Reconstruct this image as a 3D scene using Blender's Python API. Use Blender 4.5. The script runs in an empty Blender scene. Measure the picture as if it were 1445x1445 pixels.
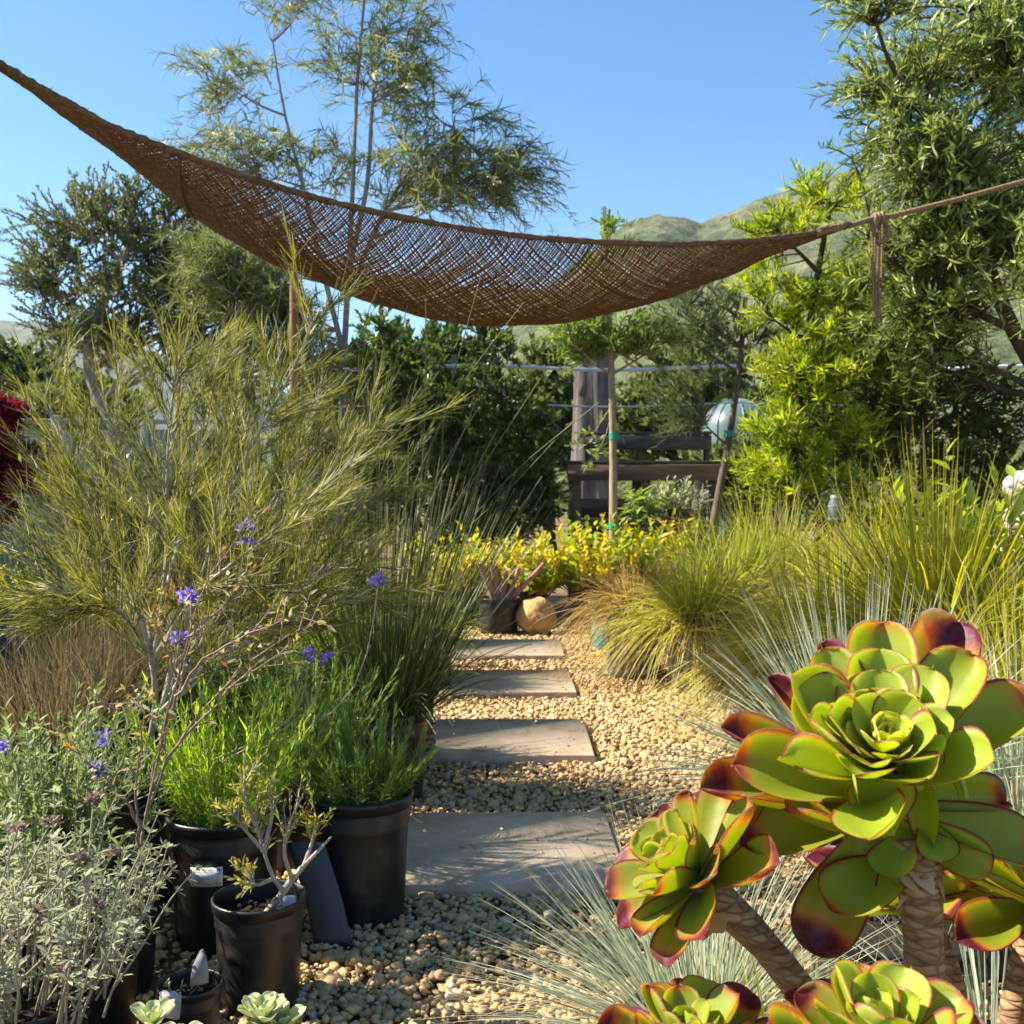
import bpy, math, random
import numpy as np
from mathutils import Vector, noise

# ------------------------------------------------------------------ basics
U = 0.85                      # design units -> metres
F, CX, HY, CAMZ = 1500.0, 722.5, 705.0, 1.15
scene = bpy.context.scene
COL = scene.collection
pi = math.pi
def R(s): return np.random.default_rng(s)
def P(px, py, Y):             # a photo measurement at a known distance -> a place in the garden
    return np.array([(px-CX)/F*Y, Y, CAMZ-(py-HY)/F*Y])
def nrm(a):
    a = np.asarray(a, float)
    return a/np.maximum(np.linalg.norm(a, axis=-1, keepdims=True), 1e-9)

class G:
    """collects faces of one mesh"""
    def __init__(s): s.v=[]; s.q=[]; s.t=[]; s.d=[]; s.n=0
    def add(s, v, f, dat=None):
        v = np.asarray(v, float).reshape(-1,3); f = np.asarray(f, np.int64)
        if len(v)==0: return s
        if dat is None: dat = np.zeros((len(v),3))
        dat = np.broadcast_to(np.asarray(dat, float), (len(v),3))
        s.v.append(v); s.d.append(dat)
        (s.q if f.shape[1]==4 else s.t).append(f+s.n)
        s.n += len(v); return s
    def inst(s, tpl, pos, yd, zd, ln, wd, rnd, zs=None):
        """stamp a leaf template (v,f,dat) at pos; y along yd, z about zd"""
        tv, tf, td = tpl
        pos = np.asarray(pos,float).reshape(-1,3); n=len(pos)
        if n==0: return s
        yd = nrm(yd); x = nrm(np.cross(yd, zd)); z = np.cross(x, yd)
        ln = np.broadcast_to(np.asarray(ln,float),(n,)); wd = np.broadcast_to(np.asarray(wd,float),(n,))
        zs = ln if zs is None else np.broadcast_to(np.asarray(zs,float),(n,))
        V = (pos[:,None,:] + x[:,None,:]*(tv[None,:,0:1]*wd[:,None,None])
             + yd[:,None,:]*(tv[None,:,1:2]*ln[:,None,None]) + z[:,None,:]*(tv[None,:,2:3]*zs[:,None,None] + (tv[None,:,3:4]*wd[:,None,None] if tv.shape[1]>3 else 0)))
        m = len(tv)
        D = np.repeat(td[None],n,0).copy(); D[:,:,0] = np.broadcast_to(rnd,(n,))[:,None]
        Fc = (tf[None]+ (np.arange(n)*m)[:,None,None]).reshape(-1,tf.shape[1])
        return s.add(V.reshape(-1,3), Fc, D.reshape(-1,3))
    def tubes(s, Pn, Rn, sides=5, rnd=0.0, cap=False):
        Pn = np.asarray(Pn,float); 
        if Pn.ndim==2: Pn=Pn[None]
        n,m,_ = Pn.shape
        if n==0: return s
        Rn = np.broadcast_to(np.asarray(Rn,float),(n,m))
        T = nrm(np.gradient(Pn,axis=1))
        mean = nrm(T.mean(1)+1e-6)
        ref = np.where(np.abs(mean[:,2:3])>.8, np.array([[1.,0,0]]), np.array([[0,0,1.]]))
        A = nrm(np.cross(T, ref[:,None,:])); B = np.cross(T, A)
        th = np.arange(sides)/sides*2*pi
        V = Pn[:,:,None,:] + Rn[:,:,None,None]*(A[:,:,None,:]*np.cos(th)[None,None,:,None]+B[:,:,None,:]*np.sin(th)[None,None,:,None])
        i = np.arange(m-1)[:,None]*sides; k=np.arange(sides)[None]; k2=(k+1)%sides
        f = np.stack([i+k, i+k2, i+sides+k2, i+sides+k],-1).reshape(-1,4)
        Fc = (f[None]+(np.arange(n)*m*sides)[:,None,None]).reshape(-1,4)
        D = np.zeros((n,m,sides,3)); D[...,0]=np.broadcast_to(rnd,(n,))[:,None,None]; D[...,1]=np.linspace(0,1,m)[None,:,None]
        s.add(V.reshape(-1,3), Fc, D.reshape(-1,3))
        if cap:
            for j in (0,m-1):
                c = Pn[:,j]; vv=np.concatenate([c[:,None,:],V[:,j]],1)
                tf=np.stack([np.zeros(sides,int),1+np.arange(sides),1+(np.arange(sides)+1)%sides],-1)
                s.add(vv.reshape(-1,3),(tf[None]+(np.arange(n)*(sides+1))[:,None,None]).reshape(-1,3),(0,j/(m-1),0))
        return s
    def ribbons(s, Pn, Wn, rnd=0.0, side=None, rng=None):
        Pn = np.asarray(Pn,float); n,m,_=Pn.shape
        T = nrm(np.gradient(Pn,axis=1))
        if side is None:
            side = np.cross(T.mean(1), np.array([0,0,1.])); side = nrm(side + (0 if rng is None else rng.normal(0,.45,(n,3))))
        side = nrm(side[:,None,:] - T*(np.sum(side[:,None,:]*T,-1,keepdims=True)))
        Wn = np.broadcast_to(Wn,(n,m))
        up = np.cross(side,T)
        V = np.stack([Pn-side*Wn[...,None]/2, Pn+up*Wn[...,None]*.18, Pn+side*Wn[...,None]/2],2)
        i=np.arange(m-1)*3
        f=np.concatenate([np.stack([i,i+1,i+4,i+3],-1),np.stack([i+1,i+2,i+5,i+4],-1)])
        Fc=(f[None]+(np.arange(n)*m*3)[:,None,None]).reshape(-1,4)
        D=np.zeros((n,m,3,3)); D[...,0]=np.broadcast_to(rnd,(n,))[:,None,None]; D[...,1]=np.linspace(0,1,m)[None,:,None]
        return s.add(V.reshape(-1,3),Fc,D.reshape(-1,3))
    def box(s, c, size, rot=0.0, bev=0.004, M=None, rnd=0.0):
        """bevelled box (chamfered corners)"""
        h=np.asarray(size,float)/2; b=min(bev, .45*h.min())
        vs=[];idx={}
        for sx in(-1,1):
            for sy in(-1,1):
                for sz in(-1,1):
                    for ax in range(3):
                        p=np.array([sx,sy,sz])*(h-b); p[ax]=np.array([sx,sy,sz])[ax]*h[ax]
                        idx[(sx,sy,sz,ax)]=len(vs); vs.append(p)
        q=[];t=[]
        for ax in range(3):
            o=[a for a in range(3) if a!=ax]
            for sg in(-1,1):
                l=[]
                for a,c2 in((-1,-1),(1,-1),(1,1),(-1,1)):
                    k=[0,0,0];k[ax]=sg;k[o[0]]=a;k[o[1]]=c2;l.append(idx[(*k,ax)])
                q.append(l)
            for a in(-1,1):
                for c2 in(-1,1):
                    k1=[0,0,0];k1[o[0]]=a;k1[o[1]]=c2;k2=list(k1);k1[ax]=-1;k2[ax]=1
                    q.append([idx[(*k1,o[0])],idx[(*k2,o[0])],idx[(*k2,o[1])],idx[(*k1,o[1])]])
        for sx in(-1,1):
            for sy in(-1,1):
                for sz in(-1,1): t.append([idx[(sx,sy,sz,a)] for a in range(3)])
        v=np.array(vs)
        if M is not None: v=v@np.asarray(M).T
        if rot:
            ca,sa=math.cos(rot),math.sin(rot); v=v@np.array([[ca,sa,0],[-sa,ca,0],[0,0,1]])
        v=v+np.asarray(c,float)
        # one vertex block, quads and tris
        s.v.append(v); s.d.append(np.broadcast_to(np.array([rnd,0,0.]),(len(v),3)))
        s.q.append(np.array(q)+s.n); s.t.append(np.array(t)+s.n); s.n+=len(v); return s
    def lathe(s, prof, c, n=40, rnd=0.0, wob=0.0):
        prof=np.asarray(prof,float); m=len(prof); th=np.arange(n)/n*2*pi
        rr=prof[:,None,0]*(1+wob*np.sin(3*th+1)[None]+wob*.6*np.sin(5*th)[None])
        V=np.stack([rr*np.cos(th),rr*np.sin(th),np.repeat(prof[:,1:2],n,1)],-1)+np.asarray(c,float)
        i=np.arange(m-1)[:,None]*n;k=np.arange(n)[None];k2=(k+1)%n
        f=np.stack([i+k,i+k2,i+n+k2,i+n+k],-1).reshape(-1,4)
        return s.add(V.reshape(-1,3),f,(rnd,0,0))
    def blob(s, c, r, sub=3, amp=.12, fr=1.5, seed=0, rnd=0.0, flat=None):
        v,f=ico(sub); v=v.copy()
        d=np.array([1+amp*noise.fractal(Vector(p*fr)+Vector((seed*3.1,seed*1.7,seed)),.8,2.0,4) for p in v])
        v=v*d[:,None]*np.asarray(r,float)
        if flat is not None: v[:,2]=np.maximum(v[:,2],-flat)
        return s.add(v+np.asarray(c,float),f,(rnd,0,0))

_ico={}
def ico(sub):
    if sub not in _ico:
        g=(1+5**.5)/2
        v=[(-1,g,0),(1,g,0),(-1,-g,0),(1,-g,0),(0,-1,g),(0,1,g),(0,-1,-g),(0,1,-g),(g,0,-1),(g,0,1),(-g,0,-1),(-g,0,1)]
        f=[(0,11,5),(0,5,1),(0,1,7),(0,7,10),(0,10,11),(1,5,9),(5,11,4),(11,10,2),(10,7,6),(7,1,8),(3,9,4),(3,4,2),(3,2,6),(3,6,8),(3,8,9),(4,9,5),(2,4,11),(6,2,10),(8,6,7),(9,8,1)]
        v=[np.array(p)/np.linalg.norm(p) for p in v]
        for _ in range(sub):
            mid={};nf=[]
            def m(a,b):
                k=(min(a,b),max(a,b))
                if k not in mid:
                    p=v[a]+v[b]; v.append(p/np.linalg.norm(p)); mid[k]=len(v)-1
                return mid[k]
            for a,b,c in f:
                x,y,z=m(a,b),m(b,c),m(c,a); nf+=[(a,x,z),(b,y,x),(c,z,y),(x,y,z)]
            f=nf
        _ico[sub]=(np.array(v),np.array(f))
    return _ico[sub]

WL={}
def put(o, parent, wl):
    COL.objects.link(o); wl=np.asarray(wl,float); WL[o.name]=wl
    if parent is not None:
        o.parent=parent; o.location=Vector((wl-WL[parent.name])*U)
    else: o.location=Vector(wl*U)
def obj(name, g, mat, parent=None, smooth=True, origin=None, label=None):
    me=bpy.data.meshes.new(name)
    v=np.concatenate(g.v); d=np.concatenate(g.d)
    if origin is None:
        origin = WL[parent.name] if parent is not None else np.array([v[:,0].mean(), v[:,1].mean(), v[:,2].min()])
    origin=np.asarray(origin,float)
    v=(v-origin)*U
    q=np.concatenate(g.q).reshape(-1,4) if g.q else np.zeros((0,4),np.int64)
    t=np.concatenate(g.t).reshape(-1,3) if g.t else np.zeros((0,3),np.int64)
    me.vertices.add(len(v)); me.vertices.foreach_set('co', v.astype(np.float32).ravel())
    nl=q.size+t.size; me.loops.add(nl)
    me.loops.foreach_set('vertex_index', np.concatenate([q.ravel(),t.ravel()]).astype(np.int32))
    me.polygons.add(len(q)+len(t))
    me.polygons.foreach_set('loop_start', np.concatenate([np.arange(len(q))*4, q.size+np.arange(len(t))*3]).astype(np.int32))
    me.update(calc_edges=True)
    if smooth: me.shade_smooth()
    a=me.attributes.new('dat','FLOAT_VECTOR','POINT'); a.data.foreach_set('vector', d.astype(np.float32).ravel())
    me.materials.append(mat)
    o=bpy.data.objects.new(name, me); put(o,parent,origin)
    if label: o['label']=label
    return o
def thing(name,label,cat,loc,group=None):
    o=bpy.data.objects.new(name,None); o.empty_display_size=.05
    put(o,None,loc); return tag(o,label,cat,group)
def tag(o,label,cat,group=None):
    o['label']=label; o['category']=cat
    if group: o['group']=group
    return o
def kind(o,k,label=None,cat=None):
    o['kind']=k
    if label: o['label']=label
    if cat: o['category']=cat
    return o

# ------------------------------------------------------------------ materials
class NT:
    def __init__(s,name):
        s.m=bpy.data.materials.new(name); s.m.use_nodes=True; s.t=s.m.node_tree; s.t.nodes.clear()
        s.out=s.t.nodes.new('ShaderNodeOutputMaterial')
    def n(s,ty,**kw):
        nd=s.t.nodes.new('ShaderNode'+ty)
        for k,v in kw.items():
            if k.startswith('i_'): nd.inputs[k[2:].replace('_',' ')].default_value=v
            else: setattr(nd,k,v)
        return nd
    def l(s,a,b): s.t.links.new(a,b)
    def dat(s):
        a=s.n('Attribute',attribute_name='dat'); x=s.n('SeparateXYZ'); s.l(a.outputs['Vector'],x.inputs[0]); return x.outputs
    def ramp(s,fac,stops):
        r=s.n('ValToRGB'); e=r.color_ramp.elements
        while len(e)<len(stops): e.new(.5)
        for k,(p,c) in enumerate(stops): e[k].position=p; e[k].color=(*c,1) if len(c)==3 else c
        s.l(fac,r.inputs[0]); return r.outputs[0]
    def mix(s,fac,a,b,mode='MIX'):
        m=s.n('Mix',data_type='RGBA',blend_type=mode)
        for sock,val in((m.inputs[0],fac),(m.inputs[6],a),(m.inputs[7],b)):
            if isinstance(val,(int,float)): sock.default_value=val
            elif isinstance(val,tuple): sock.default_value=(*val,1) if len(val)==3 else val
            else: s.l(val,sock)
        return m.outputs[2]
    def math(s,op,a,b=0.0,c=0.0,clamp=False):
        m=s.n('Math',operation=op,use_clamp=clamp)
        for sock,val in zip(m.inputs,(a,b,c)):
            if isinstance(val,(int,float)): sock.default_value=val
            else: s.l(val,sock)
        return m.outputs[0]
    def noise(s,scale,detail=4,rough=.55,vec=None,coord='Object'):
        t=s.n('TexNoise'); t.inputs['Scale'].default_value=scale; t.inputs['Detail'].default_value=detail; t.inputs['Roughness'].default_value=rough
        if vec is None:
            tc=s.n('TexCoord'); vec=tc.outputs[coord]
        s.l(vec,t.inputs['Vector']); return t.outputs[0]
    def bump(s,h,strength=.3,dist=.01):
        b=s.n('Bump'); b.inputs['Strength'].default_value=strength; b.inputs['Distance'].default_value=dist; s.l(h,b.inputs['Height']); return b.outputs[0]
    def bsdf(s,col,rough=.6,spec=.4,nor=None,coat=0.0,metal=0.0):
        b=s.n('BsdfPrincipled')
        if isinstance(col,tuple): b.inputs['Base Color'].default_value=(*col,1)
        else: s.l(col,b.inputs['Base Color'])
        if isinstance(rough,(int,float)): b.inputs['Roughness'].default_value=rough
        else: s.l(rough,b.inputs['Roughness'])
        b.inputs['Specular IOR Level'].default_value=spec; b.inputs['Coat Weight'].default_value=coat; b.inputs['Metallic'].default_value=metal
        if nor is not None: s.l(nor,b.inputs['Normal'])
        return b
    def fin(s,sh): s.l(sh.outputs[0],s.out.inputs[0]); return s.m

def foliage(name, cols, trans=.4, tip=None, tcol=None, rough=.5, spec=.28, tipstart=.6):
    """leaf: per-leaf colour from a ramp, optional differently coloured tip, light shining through"""
    s=NT(name); d=s.dat()
    k=len(cols)
    c=s.ramp(d[0],[(i/(k-1) if k>1 else 0,col) for i,col in enumerate(cols)]) if k>1 else None
    if c is None: c=s.ramp(d[0],[(0,cols[0]),(1,cols[0])])
    if tip:
        f=s.n('MapRange',interpolation_type='SMOOTHSTEP'); f.inputs[1].default_value=tipstart; f.inputs[2].default_value=1.0; s.l(d[1],f.inputs[0])
        c=s.mix(f.outputs[0],c,tip)
    b=s.bsdf(c,rough,spec)
    t=s.n('BsdfTranslucent')
    hs=s.n('HueSaturation'); hs.inputs['Hue'].default_value=.49; hs.inputs['Saturation'].default_value=1.1; hs.inputs['Value'].default_value=1.9; s.l(c,hs.inputs['Color'])
    s.l(hs.outputs[0],t.inputs[0])
    mx=s.n('MixShader'); mx.inputs[0].default_value=trans; s.l(b.outputs[0],mx.inputs[1]); s.l(t.outputs[0],mx.inputs[2])
    return s.fin(mx)
def simple(name,c1,c2,scale=20,rough=.7,spec=.3,bump=.3,bscale=None,bdist=.004,coat=0):
    s=NT(name); n=s.noise(scale); c=s.ramp(n,[(.3,c1),(.7,c2)])
    nb=s.noise(bscale or scale*3,6,.6)
    return s.fin(s.bsdf(c,rough,spec,s.bump(nb,bump,bdist),coat))
def bark(name,c1,c2,scale=30,stretch=.25):
    s=NT(name); tc=s.n('TexCoord'); mp=s.n('Mapping'); mp.inputs['Scale'].default_value=(1,1,stretch); s.l(tc.outputs['Object'],mp.inputs[0])
    n=s.noise(scale,6,.65,mp.outputs[0]); c=s.ramp(n,[(.3,c1),(.68,c2)])
    return s.fin(s.bsdf(c,.85,.2,s.bump(n,.6,.01)))
def wood(name,c1,c2,axis=0):
    s=NT(name); tc=s.n('TexCoord'); mp=s.n('Mapping'); sc=[9,9,9]; sc[axis]=.9; mp.inputs['Scale'].default_value=sc; s.l(tc.outputs['Object'],mp.inputs[0])
    n=s.noise(5,7,.7,mp.outputs[0]); c=s.ramp(n,[(.3,c1),(.7,c2)])
    return s.fin(s.bsdf(c,.85,.2,s.bump(n,.5,.004)))
def plastic(name,c,rough=.42,dust=(.12,.11,.09)):
    s=NT(name); n=s.noise(14,6,.65); n2=s.noise(120,3,.6)
    f=s.n('MapRange'); f.inputs[1].default_value=.5; f.inputs[2].default_value=.8; f.inputs[4].default_value=.5; s.l(n,f.inputs[0])
    col=s.mix(f.outputs[0],c,dust)
    r=s.math('MULTIPLY_ADD',n,.4,rough-.2)
    return s.fin(s.bsdf(col,r,.5,s.bump(n2,.06,.001)))

MAT={}
def mk():
    m=MAT
    m['grevillea']=foliage('grevillea_needles',[(.055,.072,.014),(.125,.14,.022),(.27,.265,.05)],.32,tip=(.32,.30,.09))
    m['grev_pale']=foliage('grevillea_pale_tips',[(.42,.40,.22),(.5,.46,.27),(.33,.33,.14)],.3)
    m['pale_stem']=bark('pale_stem',(.24,.20,.15),(.46,.41,.33),60)
    m['restio']=foliage('reed_stems',[(.035,.055,.016),(.07,.10,.025),(.13,.15,.045)],.1,tip=(.19,.16,.085),tipstart=.75,rough=.4)
    m['lavender']=foliage('lavender_leaves',[(.16,.28,.025),(.27,.40,.035),(.38,.48,.06)],.5)
    m['lavender_dark']=foliage('lavender_dark_leaves',[(.08,.15,.025),(.14,.23,.035),(.24,.34,.06)],.42)
    m['sage']=foliage('sage_leaves',[(.12,.18,.05),(.19,.25,.08),(.27,.32,.13)],.35)
    m['greysage']=foliage('grey_sage_leaves',[(.25,.27,.15),(.35,.36,.22),(.46,.46,.30)],.25,rough=.8,spec=.1)
    m['greystem']=bark('grey_stem',(.25,.22,.15),(.42,.38,.27),80)
    m['dryhead']=foliage('dried_flowerhead',[(.16,.11,.10),(.26,.19,.15),(.36,.27,.21)],.2,rough=.9,spec=.05)
    m['purple']=foliage('purple_petals',[(.17,.12,.40),(.25,.19,.52),(.38,.32,.66)],.4)
    m['pinkstem']=bark('pinkish_twig',(.17,.11,.08),(.33,.245,.19),60)
    m['twigleaf']=foliage('sparse_twig_leaves',[(.38,.16,.05),(.30,.30,.06),(.45,.38,.26),(.22,.28,.05)],.4)
    m['woodyleaf']=foliage('woody_shrub_leaves',[(.16,.22,.04),(.26,.30,.05),(.36,.30,.06)],.4,tip=(.42,.26,.07))
    m['pale_succ']=foliage('pale_fleshy_leaves',[(.46,.50,.24),(.54,.57,.32)],.3,rough=.5)
    m['golden']=foliage('golden_grass',[(.20,.23,.025),(.35,.34,.04),(.50,.44,.10)],.45,tip=(.5,.4,.15),tipstart=.7)
    m['greengold']=foliage('green_gold_blades',[(.18,.22,.02),(.32,.32,.03),(.48,.38,.05)],.45)
    m['upright']=foliage('upright_green_blades',[(.12,.17,.02),(.2,.26,.03),(.3,.32,.05)],.45)
    m['browngrass']=foliage('brown_grass',[(.20,.13,.04),(.30,.20,.06),(.40,.28,.10)],.4)
    m['dullgrass']=foliage('dull_brown_grass',[(.07,.06,.025),(.13,.10,.045),(.22,.17,.09)],.3)
    m['bluegrass']=foliage('blue_grass',[(.22,.27,.17),(.34,.37,.24),(.48,.48,.31)],.3,tip=(.55,.5,.36),tipstart=.75)
    m['yellowleaf']=foliage('yellow_leaves',[(.15,.22,.02),(.30,.36,.03),(.52,.48,.03),(.55,.40,.05)],.45)
    m['darkleaf']=foliage('dark_glossy_leaves',[(.04,.07,.015),(.08,.12,.025),(.20,.26,.05)],.35,rough=.3,spec=.6)
    m['oakleaf']=foliage('oak_leaves',[(.06,.085,.025),(.11,.135,.04),(.2,.21,.08)],.3)
    m['wispy']=foliage('wispy_needles',[(.09,.12,.04),(.16,.19,.06),(.27,.28,.10)],.35)
    m['bright']=foliage('bright_yellow_green_leaves',[(.16,.23,.02),(.28,.35,.03),(.44,.46,.06)],.45)
    m['bigtree']=foliage('large_tree_leaves',[(.075,.125,.025),(.14,.20,.04),(.25,.30,.07),(.42,.44,.18)],.4,rough=.35,spec=.5)
    m['hedge']=foliage('hedge_leaves',[(.03,.05,.01),(.06,.09,.015),(.12,.15,.03)],.3)
    m['sapling']=foliage('sapling_leaves',[(.09,.15,.02),(.16,.23,.04),(.24,.30,.08)],.4)
    m['olive']=foliage('olive_needles',[(.06,.09,.028),(.10,.14,.045),(.2,.23,.09)],.3)
    m['straw']=foliage('straw_blades',[(.30,.22,.10),(.45,.35,.18),(.55,.46,.28)],.35)
    m['maple']=foliage('red_maple_leaves',[(.05,.006,.010),(.11,.012,.02),(.24,.022,.035)],.3)
    m['far']=foliage('far_leaves',[(.03,.06,.012),(.06,.1,.02),(.10,.14,.03)],.2)
    m['farlight']=foliage('far_light_leaves',[(.08,.11,.03),(.13,.16,.04),(.2,.21,.07)],.3)
    m['orange']=foliage('orange_flowers',[(.6,.30,.02),(.62,.42,.03),(.5,.34,.03)],.35)
    m['cream']=foliage('cream_flowers',[(.55,.5,.3),(.6,.56,.4)],.4)
    m['broad']=foliage('broad_yellow_green_leaves',[(.22,.30,.03),(.34,.38,.05)],.45)
    m['bark']=bark('brown_bark',(.07,.05,.035),(.20,.15,.11),25)
    m['greybark']=bark('grey_bark',(.16,.14,.12),(.36,.33,.29),18)
    m['darkbark']=bark('dark_bark',(.035,.028,.02),(.09,.07,.05),25)
    m['tanbark']=bark('tan_bark',(.18,.12,.07),(.46,.34,.22),22)
    m['blackpot']=plastic('black_plastic',(.012,.012,.013))
    m['greypot']=plastic('grey_plastic',(.10,.11,.13),.5,(.2,.18,.15))
    m['tealpot']=plastic('teal_plastic',(.05,.30,.31),.45)
    m['soil']=simple('potting_soil',(.018,.013,.009),(.05,.036,.024),60,.95,.1,.9,90,.01)
    m['mortar']=simple('ground_dirt',(.14,.09,.045),(.26,.18,.09),6,.95,.1,.5,60,.01)
    m['rope']=bark('jute_rope',(.16,.10,.05),(.36,.25,.14),160)
    m['green_tape']=plastic('green_tie_tape',(.0,.28,.18),.5)
    m['white_plastic']=plastic('white_plastic',(.72,.73,.75),.5,(.5,.48,.42))
    m['wire']=plastic('pale_wire',(.62,.66,.66),.5,(.4,.4,.38))
    m['wood_grey']=wood('weathered_timber',(.06,.042,.03),(.19,.135,.095),0)
    m['wood_brown']=wood('red_brown_timber',(.15,.085,.05),(.30,.18,.11),0)
    m['wood_post']=wood('post_timber',(.18,.10,.05),(.34,.2,.10),2)
    m['fence']=simple('grey_green_panel',(.28,.29,.24),(.38,.38,.31),3,.8,.2,.1,40)
    m['slate']=simple('grey_slate',(.17,.17,.18),(.36,.35,.34),40,.8,.3,.6,30,.006)
    m['boulder']=simple('tan_boulder',(.42,.22,.075),(.62,.37,.14),9,.85,.2,.7,22,.02)
    m['wicker']=bark('wicker_twigs',(.14,.085,.04),(.42,.30,.17),70)
    m['redstalk']=bark('red_brown_stalks',(.26,.09,.06),(.5,.27,.2),30)
    m['black_ink']=simple('black_ink',(.02,.02,.02),(.03,.03,.03),10,.7,.2,0)
    m['red_ink']=simple('red_ink',(.35,.05,.05),(.4,.06,.06),10,.7,.2,0)
    m['paper']=simple('label_card',(.62,.63,.58),(.72,.72,.66),12,.6,.3,.05)
    m['glasshouse']=simple('dome_film',(.09,.14,.135),(.14,.19,.185),3,.35,.5,.1,8)
    # jute net
    s=NT('burlap_net'); d=s.dat(); n=s.noise(60,4,.6); c=s.ramp(n,[(.3,(.13,.083,.052)),(.7,(.30,.20,.125))])
    b=s.bsdf(c,.9,.1); t=s.n('BsdfTranslucent'); s.l(c,t.inputs[0]); mx=s.n('MixShader'); mx.inputs[0].default_value=.38
    s.l(b.outputs[0],mx.inputs[1]); s.l(t.outputs[0],mx.inputs[2]); m['net']=s.fin(mx)
    # aeonium leaf: dat = (age, along, edge)
    s=NT('aeonium_leaf'); d=s.dat()
    base=s.ramp(d[0],[(0,(.58,.58,.10)),(.25,(.40,.46,.04)),(.6,(.33,.38,.025)),(1,(.27,.28,.02))])
    nn=s.noise(22,4,.6)
    base=s.mix(s.math('MULTIPLY',nn,.35),base,(.30,.36,.05))
    # tip blush grows with age; narrow red margin on all
    a=s.math('MULTIPLY_ADD',d[0],-.60,1.30); 
    mp=s.n('MapRange',interpolation_type='SMOOTHSTEP'); s.l(s.math('ADD',d[1],s.math('MULTIPLY_ADD',nn,.25,-.12)),mp.inputs[0]); s.l(a,mp.inputs[1]); s.l(s.math('ADD',a,.24),mp.inputs[2])
    e1=s.n('MapRange',interpolation_type='SMOOTHSTEP'); s.l(d[2],e1.inputs[0]); s.l(s.math('MULTIPLY_ADD',d[0],-.10,.93),e1.inputs[1]); e1.inputs[2].default_value=1.0
    f=s.math('MAXIMUM',mp.outputs[0],e1.outputs[0])
    red=s.ramp(d[0],[(0,(.40,.09,.05)),(.5,(.28,.03,.025)),(1,(.15,.015,.03))])
    mid=s.mix(s.math('MULTIPLY',f,1.6,clamp=True),base,(.52,.19,.03))
    col=s.mix(s.math('MULTIPLY_ADD',f,2.0,-.7,clamp=True),mid,red)
    spk=s.n('TexVoronoi'); spk.inputs['Scale'].default_value=75; tc=s.n('TexCoord'); s.l(tc.outputs['Object'],spk.inputs[0])
    sm=s.n('MapRange'); sm.inputs[1].default_value=.16; sm.inputs[2].default_value=.08; s.l(spk.outputs['Distance'],sm.inputs[0])
    gate=s.n('MapRange'); gate.inputs[1].default_value=.62; gate.inputs[2].default_value=.68; s.l(s.noise(18,3,.6),gate.inputs[0])
    col=s.mix(s.math('MULTIPLY',s.math('MULTIPLY',sm.outputs[0],gate.outputs[0]),.6),col,(.16,.10,.04))
    bl=s.n('MapRange'); bl.inputs[1].default_value=.5; bl.inputs[2].default_value=.75; bl.inputs[4].default_value=.22; s.l(s.noise(30,6,.7),bl.inputs[0])
    col=s.mix(bl.outputs[0],col,(.42,.42,.28))
    fb=s.bump(s.noise(60,6,.65),.22,.004)
    b=s.bsdf(col,s.math('MULTIPLY_ADD',nn,.4,.28),.4,fb,.05)
    b.inputs['Subsurface Weight'].default_value=.25; b.inputs['Subsurface Radius'].default_value=(.6,.5,.08); b.inputs['Subsurface Scale'].default_value=.006
    t=s.n('BsdfTranslucent'); hs=s.n('HueSaturation'); hs.inputs['Saturation'].default_value=1.15; hs.inputs['Value'].default_value=2.3; s.l(col,hs.inputs['Color']); s.l(hs.outputs[0],t.inputs[0])
    mx=s.n('MixShader'); mx.inputs[0].default_value=.42; s.l(b.outputs[0],mx.inputs[1]); s.l(t.outputs[0],mx.inputs[2]); m['aeonium']=s.fin(mx)
    # aeonium stem with leaf scar rings
    s=NT('aeonium_stem'); d=s.dat(); tc=s.n('TexCoord'); mp=s.n('Mapping'); mp.inputs['Scale'].default_value=(1,1,5); s.l(tc.outputs['Object'],mp.inputs[0])
    w=s.n('TexWave',wave_type='BANDS',bands_direction='Z'); w.inputs['Scale'].default_value=22; w.inputs['Distortion'].default_value=5; w.inputs['Detail'].default_value=3; w.inputs['Detail Scale'].default_value=1.4; s.l(tc.outputs['Object'],w.inputs[0])
    n=s.noise(35,5,.65,mp.outputs[0]); f=s.math('MULTIPLY_ADD',w.outputs['Fac'],.22,s.math('MULTIPLY',n,.78))
    c=s.ramp(f,[(.25,(.15,.085,.045)),(.5,(.34,.205,.105)),(.75,(.46,.31,.18))])
    mp2=s.n('Mapping'); mp2.inputs['Scale'].default_value=(1,1,2.6); s.l(tc.outputs['Object'],mp2.inputs[0])
    vo=s.n('TexVoronoi',feature='DISTANCE_TO_EDGE'); vo.inputs['Scale'].default_value=62; s.l(mp2.outputs[0],vo.inputs[0])
    cr=s.n('MapRange'); cr.inputs[2].default_value=.16; s.l(vo.outputs['Distance'],cr.inputs[0])
    c=s.mix(s.math('MULTIPLY_ADD',cr.outputs[0],-.55,.55),c,(.11,.06,.035))
    m['aeo_stem']=s.fin(s.bsdf(c,.8,.2,s.bump(s.math('MULTIPLY_ADD',cr.outputs[0],.8,f),.6,.004)))
    # gravel
    s=NT('tan_gravel'); d=s.dat(); c=s.ramp(d[0],[(0,(.36,.20,.07)),(.25,(.54,.34,.12)),(.6,(.67,.44,.165)),(.8,(.73,.53,.25)),(.9,(.38,.27,.19)),(1,(.72,.60,.44))])
    n=s.noise(60,5,.6); c=s.mix(.35,c,s.ramp(n,[(.3,(.34,.21,.11)),(.7,(.68,.49,.29))]))
    m['gravel']=s.fin(s.bsdf(c,.85,.25,s.bump(s.noise(130,4,.6),.4,.003)))
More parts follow.
